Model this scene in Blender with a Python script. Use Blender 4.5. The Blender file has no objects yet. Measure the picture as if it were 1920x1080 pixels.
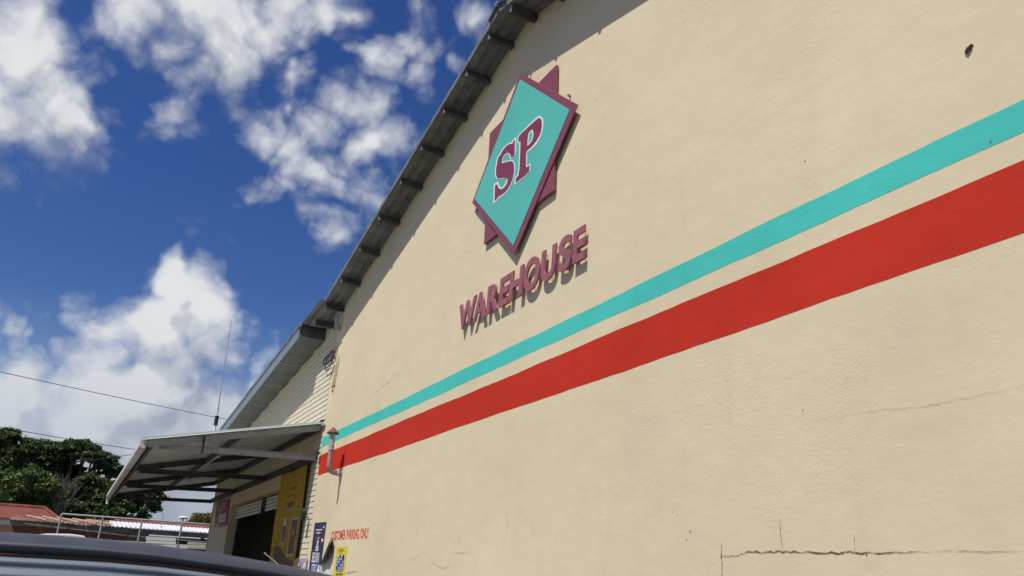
import bpy, bmesh, math, random
import numpy as np
from mathutils import Vector, Matrix

# ------------------------------------------------------------------ camera
scene = bpy.context.scene
col = scene.collection
CZ = 1.30                                   # height of the lens above the ground
RM = [[0.4781408406999694, -0.2936580907376102, -0.8277356233720209],
      [0.8771505189673353, 0.2075104653485666, 0.43306624648678843],
      [0.04459039728530035, -0.9331153907824921, 0.3568015750452571]]
FPX = 1455.0
cam_data = bpy.data.cameras.new('camera')
cam = bpy.data.objects.new('camera', cam_data)
col.objects.link(cam)
cam_data.sensor_width = 36.0
cam_data.lens = 36.0 * FPX / 1920.0
cam_data.clip_start = 0.05
cam_data.clip_end = 3000
cam_data.dof.use_dof = True
cam_data.dof.focus_distance = 13.0
cam_data.dof.aperture_fstop = 9.0
cam.matrix_world = Matrix(((RM[0][0], -RM[0][1], -RM[0][2], 0),
                           (RM[1][0], -RM[1][1], -RM[1][2], 0),
                           (RM[2][0], -RM[2][1], -RM[2][2], CZ),
                           (0, 0, 0, 1)))
scene.camera = cam

# ------------------------------------------------------------------ sun
SUN = Vector((0.48, -1.0, 2.0)).normalized()          # towards the sun
elev = math.asin(SUN.z)
azim = math.atan2(SUN.x, SUN.y)
sun_data = bpy.data.lights.new('sun', 'SUN')
sun_data.energy = 4.5
sun_data.angle = math.radians(0.5)
sun_data.color = (1.0, 0.955, 0.87)
sun = bpy.data.objects.new('sun', sun_data)
sun.rotation_euler = SUN.to_track_quat('Z', 'Y').to_euler()
sun.location = (0, 0, 40)
col.objects.link(sun)

# ------------------------------------------------------------------ colour management
scene.view_settings.view_transform = 'Standard'
scene.view_settings.look = 'None'
scene.view_settings.exposure = 0.22
scene.view_settings.gamma = 1.0
scene.view_settings.use_curve_mapping = False


# ------------------------------------------------------------------ pixel -> place helpers
def ray(px, py):
    c = (px - 960.0, py - 540.0, FPX)
    return Vector([sum(RM[i][k] * c[k] for k in range(3)) for i in range(3)])


def P(px, py, x=None, y=None, z=None):
    """point on the plane x=.. / y=.. / z=.. (z above ground) seen at that photo pixel"""
    r = ray(px, py)
    if x is not None:
        t = x / r.x
    elif y is not None:
        t = y / r.y
    else:
        t = (z - CZ) / r.z
    return Vector((r.x * t, r.y * t, r.z * t + CZ))


# ------------------------------------------------------------------ world: sky with cumulus
world = bpy.data.worlds.new('World')
scene.world = world
world.use_nodes = True
wt = world.node_tree
for n in list(wt.nodes):
    wt.nodes.remove(n)


class NT:
    """tiny helper to write node graphs"""

    def __init__(self, tree):
        self.t = tree

    def n(self, kind, **kw):
        o = self.t.nodes.new(kind)
        for k, v in kw.items():
            setattr(o, k, v)
        return o

    def link(self, a, b):
        self.t.links.new(a, b)

    def put(self, sock, v):
        if hasattr(v, 'is_output'):
            self.t.links.new(v, sock)
        elif v is not None:
            sock.default_value = v

    def math(self, op, a, b=None, c=None, clamp=False):
        o = self.n('ShaderNodeMath', operation=op, use_clamp=clamp)
        self.put(o.inputs[0], a)
        self.put(o.inputs[1], b)
        self.put(o.inputs[2], c)
        return o.outputs[0]

    def vmath(self, op, a, b=None):
        o = self.n('ShaderNodeVectorMath', operation=op)
        self.put(o.inputs[0], a)
        self.put(o.inputs[1], b)
        return o.outputs['Value'] if op in ('DOT_PRODUCT', 'LENGTH', 'DISTANCE') else o.outputs[0]

    def noise(self, vec, scale, detail=6, rough=0.55, lac=2.0, dist=0.0):
        o = self.n('ShaderNodeTexNoise')
        self.put(o.inputs['Vector'], vec)
        o.inputs['Scale'].default_value = scale
        o.inputs['Detail'].default_value = detail
        o.inputs['Roughness'].default_value = rough
        o.inputs['Lacunarity'].default_value = lac
        o.inputs['Distortion'].default_value = dist
        return o.outputs['Fac']

    def ramp(self, fac, stops, interp='LINEAR'):
        o = self.n('ShaderNodeValToRGB')
        o.color_ramp.interpolation = interp
        els = o.color_ramp.elements
        while len(els) > 1:
            els.remove(els[-1])
        els[0].position = stops[0][0]
        els[0].color = self.c4(stops[0][1])
        for p, c in stops[1:]:
            e = els.new(p)
            e.color = self.c4(c)
        self.put(o.inputs[0], fac)
        return o.outputs[0]

    @staticmethod
    def c4(c):
        if isinstance(c, (int, float)):
            return (c, c, c, 1)
        return (c[0], c[1], c[2], 1)

    def mix(self, fac, a, b, blend='MIX'):
        o = self.n('ShaderNodeMix', data_type='RGBA', blend_type=blend)
        self.put(o.inputs[0], fac)
        for s, v in ((o.inputs[6], a), (o.inputs[7], b)):
            if isinstance(v, (tuple, list, int, float)):
                v = self.c4(v)
            self.put(s, v)
        return o.outputs[2]

    def maprange(self, v, a, b, c=0.0, d=1.0, smooth=True):
        o = self.n('ShaderNodeMapRange')
        o.interpolation_type = 'SMOOTHSTEP' if smooth else 'LINEAR'
        o.clamp = True
        self.put(o.inputs[0], v)
        o.inputs[1].default_value = a
        o.inputs[2].default_value = b
        o.inputs[3].default_value = c
        o.inputs[4].default_value = d
        return o.outputs[0]


# cumulus banks: where each one stands in the sky (direction), its angular size and its fullness
CLOUDS = [
    (30, 120, 120, 1.2), (120, 195, 95, 1.15), (5, 215, 110, 1.15), (105, 100, 80, .85), (-90, 160, 150, 1.2), (178, 245, 55, .75), (180, 165, 46, .75), (70, 250, 60, .8),
    (290, 5, 105, .9), (395, 45, 125, 1.1), (415, 110, 80, .9), (345, 150, 65, .7), (540, 5, 95, .95), (605, 12, 60, .8), (200, -15, 60, .55), (335, 195, 50, .52), (475, 35, 100, .95), (320, 85, 75, .8), (230, 40, 60, .6),
    (555, 165, 80, .86), (495, 250, 70, .78), (555, 285, 85, .90), (620, 335, 90, .94), (690, 205, 70, .88), (705, 275, 75, .96), (690, 360, 90, 1.0), (635, 420, 78, .86), (735, 335, 55, .85), (475, 195, 60, .68), (600, 240, 80, .84), (640, 190, 60, .76), (530, 345, 60, .70), (580, 390, 65, .74),
    (700, 112, 58, .76), (790, 95, 66, .92), (780, 150, 58, .80), (835, 130, 48, .66), (880, 40, 60, .55), (655, 95, 38, .55),
    (342, 565, 66, 1.3), (330, 530, 44, 1.12), (390, 585, 66, 1.25), (305, 632, 84, 1.3), (420, 645, 72, 1.25), (245, 592, 45, .70), (180, 603, 50, .66), (445, 605, 36, .85), (220, 640, 44, .74),
    (325, 715, 100, 1.3), (180, 725, 80, .98), (95, 712, 55, .92), (30, 780, 110, 1.25), (200, 800, 140, 1.5), (390, 800, 115, 1.35), (495, 676, 42, .76), (560, 770, 85, .80),
    (100, 685, 40, .78), (25, 618, 32, .74), (-100, 770, 160, 1.1), (300, 900, 210, 1.7), (60, 900, 190, 1.6), (480, 860, 150, 1.4), (400, 980, 170, 1.5), (150, 1000, 220, 1.6),
]
extra = [((0.7, -0.6, 0.3), .4, .6), ((0.9, 0.3, 0.35), .35, .6), ((-0.5, -0.8, 0.25), .35, .7), ((0.1, -0.95, 0.25), .3, .6)]

grp = bpy.data.node_groups.new('cloud_density', 'ShaderNodeTree')
grp.interface.new_socket('Vector', in_out='INPUT', socket_type='NodeSocketVector')
grp.interface.new_socket('Density', in_out='OUTPUT', socket_type='NodeSocketFloat')
G = NT(grp)
gi = G.n('NodeGroupInput')
go = G.n('NodeGroupOutput')
v = gi.outputs[0]
# warp the directions so that no bank keeps a round edge
w1 = G.n('ShaderNodeTexNoise')
G.link(v, w1.inputs['Vector'])
w1.inputs['Scale'].default_value = 9.0
w1.inputs['Detail'].default_value = 6.0
wv = G.vmath('SUBTRACT', w1.outputs['Color'], (0.5, 0.5, 0.5))
sc = G.n('ShaderNodeVectorMath', operation='SCALE')
G.link(wv, sc.inputs[0])
sc.inputs['Scale'].default_value = 0.10
vw = G.vmath('ADD', v, sc.outputs[0])
acc = None
banks = [(ray(a, b).normalized(), math.atan(r / FPX) * 1.15, s) for a, b, r, s in CLOUDS]
banks += [(Vector(d).normalized(), r, s) for d, r, s in extra]
for d, r, s in banks:
    dist = G.vmath('DISTANCE', vw, tuple(d))
    k = G.maprange(dist, 0.0, r * 1.35, s, 0.0)
    # soft union of the banks: a + b - a*b
    if acc is None:
        acc = k
    else:
        acc = G.math('MAXIMUM', acc, k)
acc2 = acc
n1 = G.noise(v, 6.0, 10, 0.60, 2.1, 0.15)
n2 = G.noise(v, 21.0, 7, 0.62)
nz = G.math('ADD', G.math('MULTIPLY', G.math('SUBTRACT', n1, 0.5), 0.85), G.math('MULTIPLY', G.math('SUBTRACT', n2, 0.5), 0.55))
vor = G.n('ShaderNodeTexVoronoi')
vor.feature = 'F1'
vor.inputs['Scale'].default_value = 15.0
vor.inputs['Detail'].default_value = 2.0
vor.inputs['Roughness'].default_value = 0.55
G.link(vw, vor.inputs['Vector'])
puff = G.math('MULTIPLY', G.math('SUBTRACT', 0.62, vor.outputs['Distance']), 0.70)
dens = G.math('ADD', G.math('ADD', acc2, nz), puff)
G.link(dens, go.inputs[0])

W = NT(wt)
tc = W.n('ShaderNodeTexCoord')
nrm = W.vmath('NORMALIZE', tc.outputs['Generated'])
sky = W.n('ShaderNodeTexSky', sky_type='NISHITA')
sky.sun_disc = False
sky.sun_elevation = elev
sky.sun_rotation = azim
sky.altitude = 0
sky.air_density = 1.0
sky.dust_density = 0.6
sky.ozone_density = 4.0
hs = W.n('ShaderNodeHueSaturation')
hs.inputs['Hue'].default_value = 0.517
hs.inputs['Saturation'].default_value = 1.27
hs.inputs['Value'].default_value = 1.36
W.link(sky.outputs[0], hs.inputs['Color'])


def dens_at(vec):
    g = W.n('ShaderNodeGroup')
    g.node_tree = grp
    W.link(vec, g.inputs[0])
    return g.outputs[0]


CL = [(12.2, 12.4, 12.6), (8.2, 8.6, 9.4), (3.5, 4.2, 5.8)]
d0 = dens_at(nrm)
d1 = dens_at(W.vmath('ADD', nrm, tuple(SUN * 0.045)))
d2 = dens_at(W.vmath('ADD', nrm, tuple(SUN * 0.12)))
alpha = W.maprange(d0, 0.04, 1.0)
alpha = W.math('MULTIPLY', alpha, 0.96)
# thick parts turned from the sun go grey-blue, thin rims and sunward tops stay white
thick = W.math('ADD', W.math('MULTIPLY', W.maprange(d1, 0.30, 1.50, smooth=False), 0.50), W.math('MULTIPLY', W.maprange(d2, 0.10, 1.25, smooth=False), 0.62))
rim = W.maprange(W.math('SUBTRACT', d0, d1), -0.15, 0.30)
fine = W.noise(nrm, 9.0, 7, 0.6)
sh = W.math('ADD', W.math('MULTIPLY', thick, 0.95), W.math('MULTIPLY', W.math('SUBTRACT', fine, 0.5), 0.55))
sh = W.math('SUBTRACT', sh, W.math('MULTIPLY', rim, 0.30), clamp=True)
ccol = W.ramp(sh, [(0.0, CL[0]), (0.45, CL[1]), (1.0, CL[2])])
# distant air low down: the far banks near the horizon pale into one another
sep = W.n('ShaderNodeSeparateXYZ')
W.link(nrm, sep.inputs[0])
haze = W.maprange(sep.outputs[2], 0.30, 0.10, 0.0, 0.55)
ccol = W.mix(haze, ccol, (6.6, 7.2, 8.6))
alpha = W.math('MAXIMUM', alpha, W.math('MULTIPLY', haze, 0.45))
skycol = W.mix(alpha, hs.outputs[0], ccol)
bg = W.n('ShaderNodeBackground')
W.link(skycol, bg.inputs[0])
bg.inputs[1].default_value = 0.055
wo = W.n('ShaderNodeOutputWorld')
W.link(bg.outputs[0], wo.inputs[0])
world.cycles.sampling_method = 'MANUAL'
world.cycles.sample_map_resolution = 512


# ------------------------------------------------------------------ materials
def material(name, base, rough=0.8, metal=0.0, var=0.12, vscale=1.5, bump=0.0, bscale=30.0, spec=0.3, streak=0.0, dirt=None, coat=0.0,
             coords='Object', lighten=None):
    m = bpy.data.materials.new(name)
    m.use_nodes = True
    T = NT(m.node_tree)
    for n in list(m.node_tree.nodes):
        m.node_tree.nodes.remove(n)
    out = T.n('ShaderNodeOutputMaterial')
    bs = T.n('ShaderNodeBsdfPrincipled')
    T.link(bs.outputs[0], out.inputs[0])
    geo = T.n('ShaderNodeTexCoord')
    vec = geo.outputs[coords]
    c = (base[0], base[1], base[2])
    lo = tuple(x * (1 - var) for x in c)
    hi = tuple(min(1, x * (1 + var)) for x in c)
    f = T.noise(vec, vscale, 6, 0.62)
    colr = T.ramp(f, [(0.3, lo), (0.7, hi)])
    if streak > 0:
        mp = T.n('ShaderNodeMapping')
        T.link(vec, mp.inputs[0])
        mp.inputs['Scale'].default_value = (6, 6, 0.35)
        s = T.noise(mp.outputs[0], 1.3, 5, 0.6)
        colr = T.mix(T.maprange(s, 0.45, 0.75, 0, streak), colr, tuple(x * 0.45 for x in c))
    if dirt:
        s = T.noise(vec, dirt[1], 8, 0.65)
        colr = T.mix(T.maprange(s, dirt[2], dirt[3]), colr, dirt[0])
    T.link(colr, bs.inputs['Base Color'])
    bs.inputs['Roughness'].default_value = rough
    bs.inputs['Metallic'].default_value = metal
    bs.inputs['Specular IOR Level'].default_value = spec
    if coat:
        bs.inputs['Coat Weight'].default_value = coat
        bs.inputs['Coat Roughness'].default_value = 0.08
    if bump > 0:
        b = T.n('ShaderNodeBump')
        b.inputs['Strength'].default_value = 1.0
        b.inputs['Distance'].default_value = bump
        T.link(T.noise(vec, bscale, 8, 0.62), b.inputs['Height'])
        T.link(b.outputs[0], bs.inputs['Normal'])
    return m


def plaster(name, base, var=0.07, stain=0.12):
    """painted sand-cement render: trowel waves, sand grain, patch repairs, faint stains"""
    m = bpy.data.materials.new(name)
    m.use_nodes = True
    T = NT(m.node_tree)
    for n in list(m.node_tree.nodes):
        m.node_tree.nodes.remove(n)
    out = T.n('ShaderNodeOutputMaterial')
    bs = T.n('ShaderNodeBsdfPrincipled')
    T.link(bs.outputs[0], out.inputs[0])
    vec = T.n('ShaderNodeNewGeometry').outputs['Position']
    f = T.noise(vec, 0.45, 7, 0.6)
    lo = tuple(x * (1 - var) for x in base)
    hi = tuple(x * (1 + var) for x in base)
    c = T.ramp(f, [(0.3, lo), (0.7, hi)])
    mp = T.n('ShaderNodeMapping')
    T.link(vec, mp.inputs[0])
    mp.inputs['Scale'].default_value = (2.2, 1, 0.35)
    st = T.noise(mp.outputs[0], 1.1, 7, 0.62)
    c = T.mix(T.maprange(st, 0.52, 0.78, 0, stain), c, (base[0] * .62, base[1] * .57, base[2] * .5))
    g2 = T.noise(vec, 5.5, 8, 0.7)
    c = T.mix(T.maprange(g2, 0.56, 0.8, 0, stain * 0.9), c, (base[0] * .7, base[1] * .68, base[2] * .62))
    T.link(c, bs.inputs['Base Color'])
    bs.inputs['Roughness'].default_value = 0.8
    bs.inputs['Specular IOR Level'].default_value = 0.14
    # heights in metres
    mw = T.n('ShaderNodeMapping')
    T.link(vec, mw.inputs[0])
    mw.inputs['Scale'].default_value = (1.0, 1.0, 1.7)
    mw.inputs['Rotation'].default_value = (0, 0, 0)
    wave = T.noise(mw.outputs[0], 1.6, 3, 0.5)
    blob = T.noise(vec, 9.0, 3, 0.5, dist=0.6)
    grain = T.noise(vec, 46.0, 4, 0.7)
    patch = T.maprange(T.noise(vec, 0.8, 4, 0.6), 0.50, 0.68)
    rough_h = T.math('MULTIPLY', T.math('MULTIPLY', grain, 0.0042), T.math('ADD', T.math('MULTIPLY', patch, 0.75), 0.40))
    flake = T.maprange(T.noise(vec, 13.0, 7, 0.72), 0.60, 0.70)
    flake = T.math('MULTIPLY', T.math('MULTIPLY', flake, patch), 0.0020)
    h = T.math('ADD', T.math('MULTIPLY', wave, 0.010), T.math('MULTIPLY', blob, 0.0022))
    h = T.math('ADD', h, rough_h)
    h = T.math('ADD', h, flake)
    b = T.n('ShaderNodeBump')
    b.inputs['Strength'].default_value = 0.75
    b.inputs['Distance'].default_value = 1.0
    T.link(h, b.inputs['Height'])
    T.link(b.outputs[0], bs.inputs['Normal'])
    return m


CREAM = (0.665, 0.570, 0.388)
M = {}
M['plaster'] = plaster('cream_plaster', CREAM)
M['teal'] = plaster('teal_wall_paint', (0.068, 0.515, 0.450), 0.10, 0.22)
M['red'] = plaster('red_wall_paint', (0.505, 0.032, 0.016), 0.12, 0.30)
M['redletter'] = plaster('red_stencil_paint', (0.52, 0.075, 0.04), 0.12, 0.2)
M['crack'] = material('crack_shadow', (0.16, 0.105, 0.065), 1.0, var=.4, vscale=9)
M['siding'] = material('cream_siding', (0.60, 0.545, 0.41), 0.75, var=.06, vscale=2, bump=.002, bscale=18, streak=.12)
M['joint'] = material('shaded_board_joint', (0.34, 0.28, 0.20), 0.9)  # dark colour stands in for the shadow gap under each board
M['fascia'] = material('cream_board', (0.60, 0.50, 0.34), 0.75, var=.06, bump=.001, bscale=10)
M['zinc'] = material('weathered_zinc', (0.185, 0.20, 0.20), 0.7, 0.2, var=.25, vscale=3.0, streak=.3, dirt=((.08, .075, .065), 2.2, .48, .75), bump=.001, bscale=40)
M['zinc_lower'] = material('lower_roof_sheet', (0.105, 0.12, 0.105), 0.7, 0.1, var=.2, vscale=3, dirt=((.06, .065, .055), 2, .5, .75))
M['purlin'] = material('galvanised_purlin_and_shaded_rafter', (0.098, 0.102, 0.10), 0.7, 0.2, var=.3, vscale=5, dirt=((.05, .045, .04), 6, .5, .7))
M['purlin_end'] = material('purlin_cut_end', (0.34, 0.35, 0.36), 0.5, 0.5, var=.2, vscale=9)
M['flash'] = material('pale_flashing', (0.25, 0.30, 0.335), 0.45, 0.4, var=.12, vscale=2)
M['galv'] = material('galvanised_steel', (0.37, 0.38, 0.385), 0.5, 0.15, var=.2, vscale=9, bump=.0006, bscale=60, dirt=((.25, .25, .25), 5, .55, .75))
M['aqua_sheet'] = material('aqua_roof_sheet', (0.50, 0.68, 0.63), 0.5, 0.1, var=.08, vscale=2)
M['white_under'] = material('pale_sheet_underside', (0.56, 0.555, 0.54), 0.6, 0.1, var=.12, vscale=1.2, dirt=((.25, .23, .2), 2, .55, .8))
M['gutter'] = material('weathered_pale_gutter', (0.55, 0.52, 0.47), 0.6, 0.0, var=.2, vscale=3, dirt=((.2, .17, .14), 4, .55, .75))
M['maroon'] = material('maroon_paint', (0.225, 0.062, 0.088), 0.45, var=.07, vscale=3, spec=.4)
M['maroon_letter'] = material('faded_maroon_letter_paint', (0.30, 0.105, 0.125), 0.5, var=.12, vscale=2.5, spec=.35)
M['maroon_face'] = material('maroon_sign_vinyl', (0.215, 0.047, 0.075), 0.42, var=.05, vscale=4)
M['sign_teal'] = material('teal_sign_face', (0.100, 0.470, 0.400), 0.42, var=.05, vscale=1.2, spec=.4)
M['white'] = material('white_paint', (0.74, 0.75, 0.74), 0.5, var=.05)
M['pin'] = material('bare_metal_pin', (0.42, 0.38, 0.33), 0.5, .6)
M['shutter'] = material('white_shutter_slats', (0.62, 0.61, 0.58), 0.5, var=.1, dirt=((.3, .27, .22), 5, .55, .75))
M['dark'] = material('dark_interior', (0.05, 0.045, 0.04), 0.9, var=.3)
M['concrete'] = material('grey_concrete', (0.28, 0.27, 0.25), 0.85, var=.2, bump=.003, bscale=20)
M['yellow'] = material('yellow_banner_cloth', (0.40, 0.245, 0.012), 0.7, var=.07, vscale=1.2)
M['yellow_paper'] = material('yellow_poster_paper', (0.66, 0.52, 0.06), 0.6, var=.05)
M['brownprint'] = material('brown_print', (0.14, 0.085, 0.06), 0.6, var=.2, vscale=4)
M['amber'] = material('amber_print', (0.30, 0.09, 0.015), 0.6, var=.35, vscale=5)
M['paleprint'] = material('pale_print', (0.50, 0.42, 0.30), 0.6, var=.15, vscale=6)
M['black'] = material('black_print', (0.02, 0.02, 0.022), 0.6)
M['navy'] = material('navy_poster', (0.028, 0.028, 0.075), 0.4, var=.15, spec=.4)
M['navy_bright'] = material('blue_print', (0.035, 0.055, 0.26), 0.5, var=.15)
M['blue'] = material('blue_label_print', (0.03, 0.12, 0.42), 0.5, var=.2, vscale=9)
M['lavender'] = material('faded_lavender_paper', (0.36, 0.31, 0.40), 0.7, var=.15, vscale=8)
M['posterred'] = material('red_poster', (0.26, 0.028, 0.024), 0.5, var=.15, vscale=3)
M['paper'] = material('white_torn_paper', (0.62, 0.62, 0.62), 0.8, var=.1, vscale=8, bump=.01, bscale=9)
M['darkpaper'] = material('dark_peeled_paper', (0.022, 0.017, 0.014), 0.8, var=.4, vscale=9)
M['pipe'] = material('weathered_metal_pipe', (0.30, 0.265, 0.24), 0.55, 0.15, var=.2, vscale=8, dirt=((.25, .13, .08), 7, .55, .75))
M['rustcap'] = material('rusty_red_cap', (0.17, 0.050, 0.042), 0.65, var=.2, vscale=8)
M['cable'] = material('black_cable', (0.04, 0.04, 0.04), 0.6)
M['conduit'] = material('cream_conduit', (0.50, 0.43, 0.31), 0.6, var=.15, vscale=8)
M['pvc'] = material('grey_plastic_pipe', (0.38, 0.38, 0.36), 0.5, var=.1)
M['mud'] = material('dry_mud', (0.13, 0.095, 0.065), 0.95, var=.4, vscale=30, bump=.01, bscale=40)
M['stick'] = material('weathered_stick', (0.17, 0.145, 0.115), 0.8, var=.2)
M['bark'] = material('tree_bark', (0.12, 0.095, 0.07), 0.9, var=.3, vscale=3, bump=.03, bscale=6)
M['twig'] = material('bleached_twigs', (0.15, 0.135, 0.11), 0.9, var=.25, vscale=4)
M['rustroof'] = material('rusty_roof_sheet', (0.27, 0.17, 0.12), 0.75, 0.1, var=.3, vscale=1.1, dirt=((.17, .06, .04), .9, .42, .6))
M['redroof'] = material('red_painted_roof', (0.165, 0.045, 0.032), 0.7, 0.0, var=.15, vscale=1.4, dirt=((.20, .06, .04), 2.0, .5, .7))
M['zincroof'] = material('bright_zinc_roof', (0.62, 0.64, 0.66), 0.5, 0.15, var=.12, vscale=.9, dirt=((.42, .36, .32), 1.0, .58, .75))
M['brownwall'] = material('brown_house_wall', (0.20, 0.095, 0.07), 0.85, var=.2, vscale=.9, streak=.3)
M['olivewall'] = material('mossy_board', (0.17, 0.15, 0.085), 0.85, var=.25, vscale=1.2)
M['greywall'] = material('grey_house_wall', (0.22, 0.22, 0.21), 0.85, var=.2, vscale=1.2)
M['fence'] = material('galvanised_fence_tube', (0.42, 0.43, 0.42), 0.5, 0.5, var=.15, vscale=4)
M['carred'] = material('red_car_paint', (0.38, 0.012, 0.022), 0.25, var=.04, coat=.8)
M['cartrim'] = material('black_car_trim', (0.040, 0.044, 0.054), 0.5, var=.15, vscale=14, spec=.5, bump=.0004, bscale=200)
M['carwindow'] = material('car_window_sky_tint', (0.135, 0.158, 0.195), 0.42, var=.12, vscale=1.5, spec=.5, bump=.0006, bscale=150)  # blue-grey base colour stands in for sky reflected in the window glass
M['tyre'] = material('tyre_rubber', (0.02, 0.02, 0.02), 0.85)
M['chrome'] = material('wheel_metal', (0.5, 0.5, 0.5), 0.3, .9)
M['carwhite'] = material('white_car_paint', (0.72, 0.73, 0.73), 0.3, coat=.6)
M['glassdark'] = material('dark_car_glass', (0.02, 0.025, 0.03), 0.06, spec=.8)
M['ground'] = material('gravel_ground', (0.13, 0.122, 0.105), 0.95, var=.25, vscale=.6, bump=.02, bscale=12)
M['tube'] = material('white_lamp_tube', (0.60, 0.60, 0.57), 0.4, var=.03)


def leaf_mat(name, a, b):
    m = bpy.data.materials.new(name)
    m.use_nodes = True
    T = NT(m.node_tree)
    bs = m.node_tree.nodes['Principled BSDF']
    g = T.n('ShaderNodeNewGeometry')
    r = g.outputs['Random Per Island']
    f = T.noise(g.outputs['Position'], 0.5, 4, 0.6)
    c = T.mix(T.math('ADD', T.math('MULTIPLY', r, .5), T.math('MULTIPLY', f, .5)), a, b)
    T.link(c, bs.inputs['Base Color'])
    bs.inputs['Roughness'].default_value = 0.55
    bs.inputs['Specular IOR Level'].default_value = 0.3
    tr = T.n('ShaderNodeBsdfTranslucent')
    T.link(c, tr.inputs[0])
    mx = T.n('ShaderNodeMixShader')
    mx.inputs[0].default_value = 0.22
    out = [n for n in m.node_tree.nodes if n.type == 'OUTPUT_MATERIAL'][0]
    T.link(bs.outputs[0], mx.inputs[1])
    T.link(tr.outputs[0], mx.inputs[2])
    T.link(mx.outputs[0], out.inputs[0])
    return m


M['leaf_dark'] = leaf_mat('dark_leaves', (0.030, 0.052, 0.016), (0.078, 0.118, 0.032))
M['leaf_bright'] = leaf_mat('bright_leaves', (0.035, 0.062, 0.014), (0.110, 0.160, 0.040))
M['leaf_olive'] = leaf_mat('olive_leaves', (0.06, 0.07, 0.02), (0.16, 0.16, 0.05))


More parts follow.
